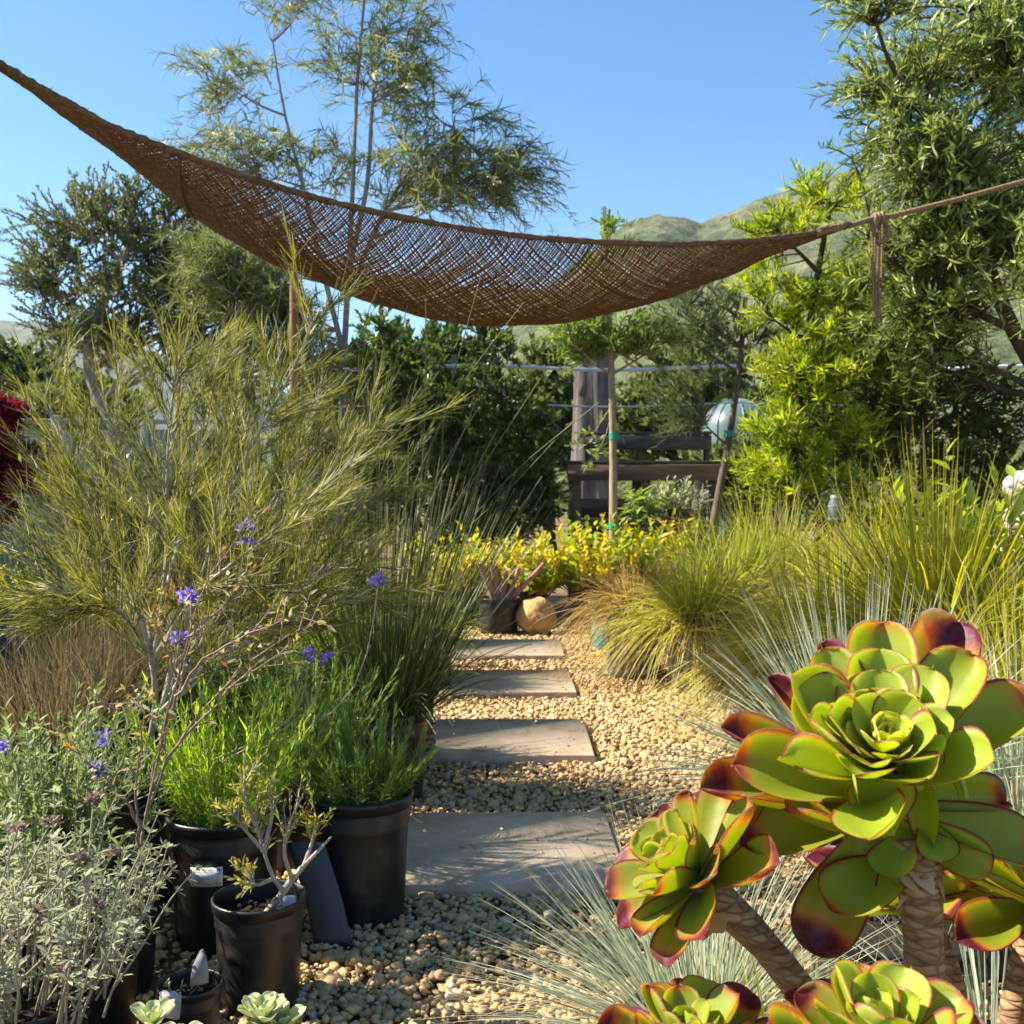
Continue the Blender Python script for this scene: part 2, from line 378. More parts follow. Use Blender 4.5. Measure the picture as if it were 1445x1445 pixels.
    # paver
    s=NT('concrete_paver'); n=s.noise(7,7,.65); c=s.ramp(n,[(.3,(.38,.27,.17)),(.5,(.56,.42,.275)),(.7,(.68,.53,.365))]); n2=s.noise(160,3,.7)
    c=s.mix(s.math('MULTIPLY',n2,.35),c,(.24,.19,.14)); tc=s.n('TexCoord'); v=s.n('TexVoronoi'); v.inputs['Scale'].default_value=40; s.l(tc.outputs['Object'],v.inputs[0])
    h=s.math('ADD',n2,s.math('MULTIPLY',s.noise(12,5,.7),1.5))
    m['paver']=s.fin(s.bsdf(c,.8,.3,s.bump(h,.35,.004)))
    # hills
    s=NT('hill_scrub'); n=s.noise(.022,9,.68); n2=s.noise(.11,6,.65); f=s.math('MULTIPLY_ADD',n2,.45,s.math('MULTIPLY',n,.6))
    c=s.ramp(f,[(.36,(.03,.042,.02)),(.48,(.075,.095,.04)),(.56,(.13,.135,.065)),(.66,(.24,.20,.14))])
    vd=s.n('TexVoronoi'); vd.inputs['Scale'].default_value=.16; tcv=s.n('TexCoord'); s.l(tcv.outputs['Object'],vd.inputs[0])
    dm=s.n('MapRange'); dm.inputs[1].default_value=.42; dm.inputs[2].default_value=.25; s.l(s.math('MULTIPLY_ADD',n2,.3,vd.outputs['Distance']),dm.inputs[0]); c=s.mix(s.math('MULTIPLY',dm.outputs[0],.75),c,(.03,.04,.018))
    m['hill']=s.fin(s.bsdf(c,.95,.05,s.bump(n2,.8,6)))
mk()

# ------------------------------------------------------------------ leaf templates (x across, y along, z up)
def tpl_strip(rows, prof, curl=0.0, fold=.12):
    v=[];d=[];f=[]
    for i in range(rows):
        t=i/(rows-1); w=prof(t)/2; z=curl*t*t
        v+=[(-w,t,z,fold*w),(0,t,z,0),(w,t,z,fold*w)]; d+=[(0,t,1),(0,t,0),(0,t,1)]
        if i<rows-1:
            a=i*3; f+=[(a,a+1,a+4,a+3),(a+1,a+2,a+5,a+4)]
    return np.array(v,float),np.array(f),np.array(d,float)
lance=lambda t: max(.03,math.sin(pi*min(1,t**.8))) 
ovate=lambda t: max(.03,math.sin(pi*min(1,t**.62)))
obov=lambda t: max(.08,math.sin(pi*min(1,t**1.5)))
T_LEAF=tpl_strip(4,lance,-.12,.5); T_OV=tpl_strip(4,ovate,-.15,.4); T_OB=tpl_strip(5,obov,-.1,.35)
T_NEED=tpl_strip(4,lambda t:1-.8*t*t,.12,.3); T_NEEDC=tpl_strip(4,lambda t:1-.8*t*t,-.25,.3)
T_DIA=tpl_strip(3,lance,-.1,.4)
T_FAR=(np.array([(0,0,0),(-.5,.5,.06),(0,1,-.08),(.5,.5,.06)],float),np.array([(0,3,2,1)]),np.array([(0,0,0),(0,.5,1),(0,1,0),(0,.5,1)],float))
def tpl_palm(lobes=5):            # maple-like leaf
    v=[(0,0,0)];d=[(0,0,0)];f=[]
    for k in range(lobes):
        a=(k-(lobes-1)/2)*.62; L=1-.22*abs(k-(lobes-1)/2)
        for aa,rr in((a-.2,.42*L),(a,L),(a+.2,.42*L)):
            v.append((math.sin(aa)*rr,math.cos(aa)*rr,-.15*rr*rr)); d.append((0,rr,0))
        b=1+3*k; f.append((0,b+2,b+1,b))
    return np.array(v,float),np.array(f),np.array(d,float)
T_PALM=tpl_palm()

# ------------------------------------------------------------------ plant builders
def rdir(rng,n): return nrm(rng.normal(size=(n,3)))
def perp(rng,d):
    return nrm(np.cross(d, rdir(rng,len(d))))
def curves(rng, base, n, rb, L, tilt, droop, M=7, az=None, azs=pi, lean=(0,0,0), tpow=.7, wig=0.0):
    """n stems fanning out of a disc of radius rb at base. droop>0 bends down, <0 bends up"""
    a=rng.uniform(-azs,azs,n)+(az if az is not None else 0)
    u=rng.random(n)
    r=rb*np.sqrt(u)
    el=tilt*(rng.random(n)**tpow if not isinstance(tilt,np.ndarray) else 1)
    d=np.stack([np.sin(el)*np.cos(a),np.sin(el)*np.sin(a),np.cos(el)],-1)+np.asarray(lean)
    d=nrm(d)
    b=np.asarray(base)+np.stack([r*np.cos(a),r*np.sin(a),np.zeros(n)],-1)
    ln=rng.uniform(L[0],L[1],n)
    t=np.linspace(0,1,M)
    dr=droop*rng.uniform(.5,1.3,n)
    hor=np.sin(el)
    p=b[:,None,:]+d[:,None,:]*(t[None,:,None]*ln[:,None,None])
    p[:,:,2]-= (dr*ln*(.35+hor))[:,None]*(t**2)[None,:]
    if wig: 
        w=np.cumsum(rng.normal(0,wig,(n,M,3)),1)*t[None,:,None]; p=p+w*ln[:,None,None]
    p[:,:,2]=np.maximum(p[:,:,2], .02)
    return p,ln
def grass(g, rng, base, n, L, tilt, droop, w, rb=.05, **kw):
    p,ln=curves(rng,base,n,rb,L,tilt,droop,**kw); M=p.shape[1]
    t=np.linspace(0,1,M); W=w*(1-t**2.2)*(.75+.25*np.minimum(1,t*6))+w*.06
    g.ribbons(p,W[None]*rng.uniform(.6,1.2,(n,1)),rng.random(n),rng=rng)
    return p
def at(p,t):     # point & tangent on stacked polylines p (N,M,3) at t (N,K)
    M=p.shape[1]; x=np.clip(t,0,.9999)*(M-1); i=x.astype(int); f=(x-i)[...,None]
    k=np.arange(len(p))[:,None]
    a=p[k,i]; b=p[k,i+1]
    return a*(1-f)+b*f, nrm(b-a)
def leafy(g, rng, p, per, t0, t1, L, W, tpl, ang=45, angj=15, taper=.0, rnd=None, upbias=.0):
    n=len(p); t=t0+(t1-t0)*((np.arange(per)[None]+rng.random((n,per)))/per)
    pos,tan=at(p,t); pos=pos.reshape(-1,3); tan=tan.reshape(-1,3); N=len(pos)
    pr=perp(rng,tan); pr=nrm(pr+np.array([0,0,upbias]))
    A=np.radians(ang+rng.normal(0,angj,N))[:,None]
    d=nrm(tan*np.cos(A)+pr*np.sin(A))
    zn=nrm(tan*np.sin(A)-pr*np.cos(A)+rng.normal(0,.25,(N,3)))
    ln=rng.uniform(L[0],L[1],N)*(1-taper*t.reshape(-1)); wd=ln*0+ rng.uniform(W[0],W[1],N)*(1-taper*.5*t.reshape(-1))
    r=rng.random(N) if rnd is None else np.clip(np.broadcast_to(rnd,(N,))+rng.normal(0,.15,N),0,1)
    g.inst(tpl,pos,d,zn,ln,wd,r)

def limb(a,b,rng,M=6,sag=.12):
    a=np.asarray(a);b=np.asarray(b); t=np.linspace(0,1,M)[:,None]; L=np.linalg.norm(b-a)
    off=rng.normal(0,sag*L*.5,3)+np.array([0,0,-sag*L*.5])
    return a+(b-a)*t+off*(4*t*(1-t))*.6+ np.cumsum(rng.normal(0,.015*L,(M,3)),0)*t*(1-t)*2
def resamp(pts,M):
    pts=np.asarray(pts,float); d=np.r_[0,np.cumsum(np.linalg.norm(np.diff(pts,axis=0),axis=1))]
    # smooth (catmull) then resample
    x=np.linspace(0,d[-1],M); out=np.stack([np.interp(x,d,pts[:,k]) for k in range(3)],-1)
    for _ in range(2): out[1:-1]=(out[:-2]+2*out[1:-1]+out[2:])/4
    return out

def tree(name,label,cat,trunks,ells,ncl,lpc,leaf,L,W,mleaf,mbark,seed,twig=.35,tk=4,primary=9,group=None,droop=.25,spread=.9,r0=.06,out=.6,crown='crown',limbs=True,rtop=.35,clump=.0,noisegap=0.0,extra=None,tubesides=7,zup=.6):
    """trunk and limbs -> twigs at many places inside the crown ellipsoids -> leaves round every twig"""
    rng=R(seed); tr=[resamp(t,14) for t in trunks]; base=tr[0][0]
    T=thing(name,label,cat,base,group)
    w=np.array([e[2] for e in ells],float); w/=w.sum()
    C=[]
    while len(C)<ncl:
        e=ells[rng.choice(len(ells),p=w)]
        d=rdir(rng,1)[0]*rng.random()**.42
        c=np.array(e[0])+d*np.array(e[1])
        if noisegap and noise.noise(Vector(c*1.7)+Vector((seed,0,0)))< noisegap-.35: continue
        C.append(c)
    C=np.array(C)
    gt=G()
    for k,t in enumerate(tr):
        rr=r0*(1 if k==0 else .7)*(1-(1-rtop)*np.linspace(0,1,14)**1.2)
        rr[0]*=1.25; gt.tubes(t,rr[None],9)
    allp=np.concatenate(tr); 
    # primary limbs
    pe=C[rng.choice(len(C),min(primary,len(C)),replace=False)]
    prim=[]
    for e in pe:
        d=np.linalg.norm(allp[:,:2]-e[:2],axis=1)+np.abs(allp[:,2]-(e[2]-.5*np.linalg.norm(allp[:,:2]-e[:2],axis=1)))
        a=allp[np.argmin(d)]
        prim.append(limb(a,e,rng,9))
    prim=np.array(prim); gt.tubes(prim,(r0*.34*(1-.75*np.linspace(0,1,9)))[None],6)
    flat=np.concatenate([prim[:,2:].reshape(-1,3),allp[7:]])
    sec=[];tdir=[]
    for c in C:
        dd=np.linalg.norm(flat-c,axis=1)+ .8*np.maximum(0,flat[:,2]-c[2]+.05)
        a=flat[np.argmin(dd)]; q=limb(a,c,rng,6); sec.append(q); tdir.append(q[-1]-q[-3])
    sec=np.array(sec); tdir=nrm(np.array(tdir))
    gt.tubes(sec,(r0*.13*(1-.7*np.linspace(0,1,6)))[None],4)
    # twigs
    n=len(C); k=tk
    cen=np.array(ells[0][0])
    outw=nrm(C-np.array([np.mean([e[0][0] for e in ells]),np.mean([e[0][1] for e in ells]),min(e[0][2]-e[1][2]*.5 for e in ells)]))
    td=nrm(np.repeat(tdir,k,0)*.6+np.repeat(outw,k,0)*out+rdir(rng,n*k)*spread)
    ln=twig*rng.uniform(.5,1.2,n*k); t=np.linspace(0,1,5)
    st=rng.uniform(.45,1.0,(n,k)); st[:,0]=1; sb,_=at(sec,st); sb=sb.reshape(-1,3)
    tw=sb[:,None,:]+td[:,None,:]*(t[None,:,None]*ln[:,None,None]); tw[:,:,2]-=(droop*ln)[:,None]*t[None]**2
    gt.tubes(tw,(r0*.05*(1-.6*t)+.0012)[None],3)
    obj('trunk',gt,mbark,T)
    gc=G(); cr=np.repeat(rng.random(n),k)
    leafy(gc,rng,tw,lpc,.05,1.0,L,W,leaf,ang=48,angj=18,rnd=np.repeat(.25+.5*cr,lpc),upbias=zup)
    obj(crown,gc,mleaf,T)
    if extra: extra(T,tw,rng)
    return T

# pots -------------------------------------------------------------
def potprof(rt,rb,h,ribs=True):
    o=[(0.001,.0),(rb*.96,.0),(rb,.006)]
    for z in(.3,.6):
        o.append((rb+(rt*.93-rb)*z,h*z))
    if ribs:
        for z in(.74,.78,.8,.84,.86): o.append((rb+(rt*.93-rb)*z+(.0035 if z in(.78,.84) else 0)*(rt/.12),h*z))
    o+=[(rt*.94,h*.9)]
    inner=[(rt*.93,h*.985),(rt*.9,h*.9),(rt*.88,h*.8)]
    rim=[(rt*.95,h*.90),(rt*.985,h*.905),(rt*.99,h*.96),(rt*1.0,h*.965),(rt*1.01,h*.985),(rt*.995,h),(rt*.965,h*1.002),(rt*.935,h*.985),(rt*.925,h*.93)]
    return o+[(rt*.93,h*.95)],inner,rim
def pot(T,x,y,rt,rb,h,mat='blackpot',z=0.0,soil=.86,ribs=True,label=None):
    o,i,rim=potprof(rt,rb,h,ribs)
    g=G(); g.lathe(o,(x,y,z),44)
    p=obj('pot',g,MAT[mat],T,label=label)
    gi=G().lathe(rim+[(rt*.9,h*.75)],(x,y,z),44); obj('rim',gi,MAT[mat],p)
    s=G(); rr=rt*.91; pr=[(rr,h*soil-.004),(rr*.7,h*soil+.004),(rr*.35,h*soil+.01),(.001,h*soil+.008)]
    s.lathe(pr,(x,y,z),30,wob=.02); rng=R(int(abs(x*1000)+abs(y*77)))
    n=60; a=rng.uniform(0,2*pi,n); r=rr*.92*np.sqrt(rng.random(n))
    v,f=ico(0)
    for k in range(n): s.add(v*rng.uniform(.004,.012)+np.array([x+r[k]*math.cos(a[k]),y+r[k]*math.sin(a[k]),z+h*soil+.006]),f)
    obj('soil',s,MAT['soil'],T)
    return p

# ------------------------------------------------------------------ camera, sky, sun
def setup():
    cam=bpy.data.cameras.new('camera'); co=bpy.data.objects.new('camera',cam); COL.objects.link(co)
    co.location=(0,0,CAMZ*U); co.rotation_euler=(pi/2,0,0)
    cam.sensor_width=36; cam.lens=36*F/1445; cam.shift_y=-(722.5-HY)/1445*1.0
    cam.clip_start=.02; cam.clip_end=20000
    cam.dof.use_dof=True; cam.dof.focus_distance=1.35; cam.dof.aperture_fstop=18
    scene.camera=co
    SUN=Vector((-1.0,.12,.93)).normalized()
    el=math.asin(SUN.z)
    w=bpy.data.worlds.new('World'); scene.world=w; w.use_nodes=True
    nt=w.node_tree; bg=nt.nodes['Background']; sk=nt.nodes.new('ShaderNodeTexSky'); sk.sky_type='NISHITA'; sk.sun_disc=False
    sk.sun_elevation=el; sk.sun_rotation=math.atan2(SUN.x,SUN.y); sk.air_density=1.0; sk.dust_density=.1; sk.ozone_density=1.6
    hs=nt.nodes.new('ShaderNodeHueSaturation'); hs.inputs['Saturation'].default_value=1.31; nt.links.new(sk.outputs[0],hs.inputs['Color']); nt.links.new(hs.outputs[0],bg.inputs[0]); bg.inputs[1].default_value=.083
    l=bpy.data.lights.new('sun','SUN'); l.energy=5.0; l.angle=math.radians(.5); l.color=(1,.93,.80)
    o=bpy.data.objects.new('sun',l); COL.objects.link(o); o.rotation_euler=SUN.to_track_quat('Z','Y').to_euler(); o.location=(-5,0,6)
    vs=scene.view_settings; vs.view_transform='Standard'; vs.look='None'; vs.exposure=1.45; vs.gamma=1
    c=scene.cycles; c.max_bounces=5; c.transparent_max_bounces=6; c.diffuse_bounces=2; c.transmission_bounces=4; c.glossy_bounces=2; c.use_denoising=True
setup()

# ------------------------------------------------------------------ ground, gravel, hills
def setting():
    g=G()
    xs=np.r_[-12000,-3000,-800,-200,-60,-20,np.linspace(-8,8,33),20,60,200,800,3000,12000]
    ys=np.r_[-3000,-500,-100,-30,-8,np.linspace(0,16,33),30,60,120,400,1500,4000,12000]
    X,Y=np.meshgrid(xs,ys); Z=np.array([noise.noise(Vector((x*.6,y*.6,0)))*.02 if abs(x)<20 and abs(y)<30 else -.02 for x,y in zip(X.ravel(),Y.ravel())])-.025
    n=len(xs);i=np.arange(len(ys)-1)[:,None]*n+np.arange(n-1)[None]
    g.add(np.stack([X.ravel(),Y.ravel(),Z],-1),np.stack([i,i+1,i+n+1,i+n],-1).reshape(-1,4))
    kind(obj('ground',g,MAT['mortar'],origin=(0,0,0)),'structure')
    # loose gravel
    rng=R(5); g=G()
    v1,f1=ico(1); v0,f0=ico(0)
    def stones(n,x0,x1,y0,y1,v,f,var):
        vs=[]
        for k in range(var):
            q=v*(1+rng.uniform(-.34,.30,(len(v),1))); q=q*np.array([1,rng.uniform(.65,1),rng.uniform(.5,.85)]); vs.append(q)
        x=rng.uniform(x0,x1,n); y=rng.uniform(y0,y1,n)
        r=.0088*np.exp(rng.normal(0,.38,n)); 
        big=rng.random(n)<.03; r[big]*=1.5
        z=rng.uniform(-.006,.013,n)
        for (a,b,c,d) in SLABS:
            inside=(x>a)&(x<b)&(y>c)&(y<d); keep=inside&(rng.random(n)<.012)&((np.minimum(np.minimum(x-a,b-x),np.minimum(y-c,d-y))<.12)|(rng.random(n)<.15)); z[inside]=-.03; z[keep]=.046; r[keep]*=.55
        for k in range(var):
            s=np.where(np.arange(n)%var==k)[0]; m=len(s)
            a=rng.uniform(0,2*pi,m); t=rng.uniform(-.5,.5,m)
            ca,sa=np.cos(a),np.sin(a); ct,st=np.cos(t),np.sin(t)
            Rm=np.zeros((m,3,3)); Rm[:,0,0]=ca;Rm[:,0,1]=-sa*ct;Rm[:,0,2]=sa*st;Rm[:,1,0]=sa;Rm[:,1,1]=ca*ct;Rm[:,1,2]=-ca*st;Rm[:,2,1]=st;Rm[:,2,2]=ct
            V=np.einsum('mij,kj->mki',Rm,vs[k])*r[s][:,None,None]+np.stack([x[s],y[s],z[s]],-1)[:,None,:]
            F_=(f[None]+(np.arange(m)*len(v))[:,None,None]).reshape(-1,3)
            D=np.zeros((m,len(v),3)); D[...,0]=rng.random(m)[:,None]
            g.add(V.reshape(-1,3),F_,D.reshape(-1,3))
    stones(19000,-.75,.85,1.9,4.3,v1,f1,12)
    stones(15000,-.8,1.25,4.3,6.4,v1,f1,12)
    stones(15000,-.9,1.25,6.4,9.6,v0,f0,10)
    stones(9000,-2.2,-.75,1.7,6.0,v0,f0,10)
    stones(9000,.85,2.6,1.3,4.6,v0,f0,10)
    kind(obj('gravel',g,MAT['gravel'],origin=(0,0,0)),'stuff','loose tan crushed gravel covering the garden path','gravel')
    # pavers
    desc=['large square concrete paver nearest the camera, half in shade beside the tall black pot',
          'concrete stepping paver second from the front, streaked with branch shade',
          'concrete stepping paver third from the front, between two gravel strips',
          'sunlit concrete paver farthest along the path, just before the round boulder']
    for k,(a,b,c,d) in enumerate(SLABS):
        g=G(); g.box(((a+b)/2,(c+d)/2,.018),(b-a,d-c,.05),rot=[.012,-.006,.004,-.01][k],bev=.005)
        o=obj('paver',g,MAT['paver'],smooth=False); tag(o,desc[k],'paver','concrete stepping pavers on the gravel path')
    # hills
    def hill(name,ridge,d0,d1,d2,amp,fr,mat,nx=220,ny=46,seed=0):
        px=np.linspace(ridge[0][0],ridge[-1][0],nx); ry=np.interp(px,[r[0] for r in ridge],[r[1] for r in ridge])
        rows=[]
        for j in range(ny):
            t=j/(ny-1)
            if t<.75: u=t/.75; d=d0+(d1-d0)*u; hh=u**1.15
            else: u=(t-.75)/.25; d=d1+(d2-d1)*u; hh=1-.35*u
            H=(HY-ry)/F*d1*hh
            X=(px-CX)/F*d
            Z=np.array([noise.fractal(Vector((x*fr+seed,d*fr,seed)),.75,2.0,6) for x in X])
            Z2=np.array([noise.ridged_multi_fractal(Vector((x*fr*.6+seed,d*fr*.6,1.5+seed)),.9,2.0,5,1.0,2.0) for x in X])
            rows.append(np.stack([X,np.full(nx,d),H+(Z*.6+(Z2-1.1)*.45)*amp*min(1,hh*1.4)*(H/max(1,H.max())*.7+.3)-2],-1))
        g=G(); i=np.arange(ny-1)[:,None]*nx+np.arange(nx-1)[None]
        g.add(np.concatenate(rows),np.stack([i,i+1,i+nx+1,i+nx],-1).reshape(-1,4))
        kind(obj(name,g,mat,origin=(0,d0,0)),'structure')
    hill('hill',[(560,640),(640,520),(720,450),(790,392),(830,352),(862,322),(895,296),(930,284),(968,288),(985,297),(1010,290),(1060,274),(1100,264),(1150,250),(1220,228),(1330,200),(1500,140),(1800,120),(2400,300)],95,480,800,11,.02,MAT['hill'],seed=3)
    hill('far_mountain',[(-1600,600),(-900,430),(-300,425),(-60,450),(0,446),(40,443),(90,452),(150,470),(260,500),(420,560),(600,640)],900,1500,1900,20,.007,MAT['hill'],nx=120,ny=34,seed=9)
def litter():
    rng=R(15); n=900; x=rng.uniform(-.8,1.1,n); y=rng.uniform(1.9,8.5,n); z=np.full(n,.020)
    for (a,b,c,d) in SLABS: z[(x>a)&(x<b)&(y>c)&(y<d)]=.046
    a=rng.uniform(0,2*pi,n); d=np.stack([np.cos(a),np.sin(a),rng.normal(0,.15,n)],-1); zn=np.stack([rng.normal(0,.3,n),rng.normal(0,.3,n),np.ones(n)],-1)
    g=G(); k=n//2
    g.inst(T_OV,np.stack([x,y,z],-1)[:k],d[:k],zn[:k],rng.uniform(.012,.03,k),rng.uniform(.005,.012,k),rng.random(k))
    g.inst(T_NEED,np.stack([x,y,z],-1)[k:],d[k:],zn[k:],rng.uniform(.03,.08,n-k),rng.uniform(.0015,.003,n-k),rng.random(n-k))
    kind(obj('leaf_litter',g,MAT['dullgrass'],origin=(0,0,0)),'stuff','dry leaves and needles scattered over the gravel path','leaf litter')
XR=[.335,.36,.37,.38]
SLABS=[(-.46,.335,3.07,3.77),(-.46,.362,4.61,5.37),(-.45,.372,6.12,6.92),(-.44,.38,7.57,8.43)]
setting(); litter()

# ------------------------------------------------------------------ burlap shade sail
def sail():
    top=np.array([(-70,52,3.3),(0,92,3.5),(60,127,3.6),(150,177,3.75),(250,217,3.9),(350,252,4.0),(450,282,4.1),(550,305,4.2),(650,323,4.35),(750,336,4.45),(850,343,4.55),(950,346,4.7),(1050,342,4.8),(1130,333,4.9),(1200,318,5.0)],float)
    bot=np.array([(-70,54,3.32),(0,97,3.6),(70,142,3.9),(150,207,4.25),(220,264,4.5),(300,322,4.8),(375,362,5.05),(450,397,5.2),(525,427,5.3),(600,446,5.4),(700,457,5.45),(800,452,5.45),(890,438,5.4),(960,416,5.35),(1020,390,5.25),(1080,362,5.15),(1200,320,5.01)],float)
    post=P(415,352,7.4)
    nu=230
    # parameter by x
    u=np.linspace(0,1,nu)
    tx=np.interp(u,np.linspace(0,1,len(top)),top[:,0]); 
    def samp(a,u): 
        k=np.linspace(0,1,len(a)); q=np.stack([np.interp(u,k,a[:,j]) for j in range(3)],-1)
        for _ in range(6): q[1:-1]=(q[:-2]+2*q[1:-1]+q[2:])/4
        return np.array([P(*r) for r in q])
    Tp=samp(top,u); Bt=samp(bot,u)
    L,Rr=Tp[0],Tp[-1]
    ub=.46
    E=np.where((u<ub)[:,None], L+(post-L)*(u/ub)[:,None], post+(Rr-post)*((u-ub)/(1-ub))[:,None])
    E[:,2]-= np.where(u<ub, .01*np.sin(pi*u/ub), .30*np.sin(pi*(u-ub)/(1-ub)))
    def surf(ui,v):   # v in 0..1
        l0=(v-.5)*(v-1)*2; l1=-v*(v-1)*4; l2=v*(v-.5)*2
        return l0,l1,l2
    rng=R(8)
    def pt(iu,v):
        l0,l1,l2=surf(iu,v)
        q=l0[...,None]*Tp[iu]+l1[...,None]*Bt[iu]+l2[...,None]*E[iu]
        return q
    wr=np.array([0.0])
    g=G()
    nvl=104; vs=np.linspace(0.012,1,nvl)**1.12
    allu=np.arange(nu)
    def rip(q,iu,v):
        w=np.sin(iu/nu*23+v*5)*.010+np.sin(iu/nu*61-v*11)*.004
        q=q.copy(); q[...,2]+=w*np.minimum(1,v*5)*np.minimum(1,np.minimum(iu,nu-iu)/25.); return q
    M=110; vt=np.linspace(0,1,M)**1.12
    def spt(uc,v):
        x=np.clip(uc,0,1)*(nu-1); i=np.minimum(x.astype(int),nu-2); f=(x-i)[...,None]
        return rip(pt(i,v),x,v)*(1-f)+rip(pt(i+1,v),x,v)*f
    MS=84; s_=np.linspace(0,1,MS)
    for sg in (1,-1):
        k=.26; u0=np.arange(-.30,1.30,.0029)
        Q=[];Rr_=[]
        for j,a0 in enumerate(u0):
            lo=0 if a0+sg*0>=0 else None
            uu=a0+sg*k*s_+np.cumsum(rng.normal(0,.00025,MS)); vv=s_
            ok=(uu>=0)&(uu<=1)
            if ok.sum()<4: continue
            sl=np.linspace(s_[ok][0],s_[ok][-1],MS); ul=np.interp(sl,s_,uu)
            Q.append(spt(ul,sl)); 
        Q=np.array(Q)+rng.normal(0,.0007,(len(Q),MS,3))
        sp=np.linalg.norm(np.diff(Q,axis=0),axis=2); sp=np.concatenate([sp,sp[-1:]])
        T_=nrm(np.gradient(Q,axis=1)); dv=np.diff(Q,axis=0); dv=np.concatenate([dv,dv[-1:]])
        sp=np.linalg.norm(dv-T_*np.sum(dv*T_,-1,keepdims=True),axis=2)
        g.tubes(Q,np.clip((.31+.14*np.exp(-np.arange(len(Q))/60.))[:,None]*sp,.0012,.0058)*rng.uniform(.8,1.25,(len(Q),1)),4,rnd=rng.random(len(Q)))
    T=thing('shade_sail','sagging brown burlap net shade sail slung across the garden','shade sail',L)
    obj('net',g,MAT['net'],T)
    # rolled selvage along the near edge with fuzz
    g=G(); e=Tp+np.array([0,0,.004]); fr=.013*(1+rng.uniform(-.25,.25,nu)); fr*=1+.5*np.exp(-np.minimum(allu,nu-allu)/10.)
    g.tubes(e,fr[None],7); 
    k=rng.integers(0,nu,900); pos=e[k]; d=rdir(rng,900); t=np.linspace(0,1,4)
    fz=pos[:,None,:]+d[:,None,:]*(t[None,:,None]*rng.uniform(.012,.028,900)[:,None,None]); fz[:,:,2]-=.006*t[None]**2
    g.tubes(fz,.0012,3)
    eb=rip(pt(allu,np.ones(nu)),allu,np.ones(nu)); g.tubes(eb,.009,6)
    obj('rolled_edge',g,MAT['net'],T)
    # a few drawn seams across the net
    g=G()
    for iu in (66,):
        ii=np.full(M,iu); q=rip(pt(ii,vt),ii,vt)-np.array([0,0,.008]); g.tubes(q,.007,5)
    obj('seam',g,MAT['net'],T)
    # ropes
    def rope(pts,r,n=120,strands=3,pitch=.05):
        c=resamp(pts,n); T_=nrm(np.gradient(c,axis=0)); A=nrm(np.cross(T_,[0,0.3,1.])); B=np.cross(T_,A)
        s=np.r_[0,np.cumsum(np.linalg.norm(np.diff(c,axis=0),axis=1))]; out=[]
        for k in range(strands):
            ph=s/pitch*2*pi+k*2*pi/strands; out.append(c+r*.55*(A*np.cos(ph)[:,None]+B*np.sin(ph)[:,None]))
        return np.array(out),r*.62
    g=G()
    q,r=rope([P(1150,330,4.92),P(1200,318,5.0),P(1230,309,5.03),P(1262,304,5.05),P(1350,282,5.1),P(1445,256,5.2),P(1600,205,5.3),P(1750,160,5.4)],.0125,260); g.tubes(q,r,6)
    obj('tie_rope',g,MAT['rope'],T)
    g=G()
    a=np.linspace(0,2*pi,24); c=P(1243,322,5.03)
    lp=np.stack([c[0]+.034*np.cos(a),c[1]+.012*np.sin(2*a),c[2]+.055*np.sin(a)-.01],-1); g.tubes(lp,.013,6)
    for k in range(3):
        cc=P(1234+5*k,309-k,5.03); ring=np.stack([np.full(16,cc[0]),cc[1]+.022*np.cos(np.linspace(0,2*pi,16)),cc[2]+.022*np.sin(np.linspace(0,2*pi,16))],-1); g.tubes(ring,.009,6)
    obj('knot',g,MAT['rope'],T)
    g=G()
    for k,(x0,x1,y1) in enumerate([(1231,1232,436),(1235,1236,460),(1239,1240,448),(1242,1238,462),(1233,1243,455),(1246,1242,420)]):
        q,r=rope([P(x0,312,5.02+.01*k),P((x0+x1)/2+rng.normal(0,1),380,5.02+.012*k),P(x1,y1,5.03+.01*k)],.0065,60,2,.03); g.tubes(q,r,5)
    for y0 in (395,418):
        cc=P(1238,y0,5.05); ring=np.stack([cc[0]+.026*np.cos(np.linspace(0,2*pi,16)),cc[1]+.035*np.sin(np.linspace(0,2*pi,16)),np.full(16,cc[2])+.01*np.cos(np.linspace(0,6*pi,16))],-1); 
        if y0==395: g.tubes(ring,.006,5)
    obj('rope_tail',g,MAT['rope'],T)
    g=G(); g.tubes(np.array([post*[1,1,0]+[0,0,-.05],post*[1,1,.5],post+[0,0,.05]]),np.array([[.034,.033,.03]]),10,cap=True)
    tag(obj('sail_post',g,MAT['wood_post']),'slim brown wooden post under the burlap sail, behind the big needle-leaved bush','post')
sail()

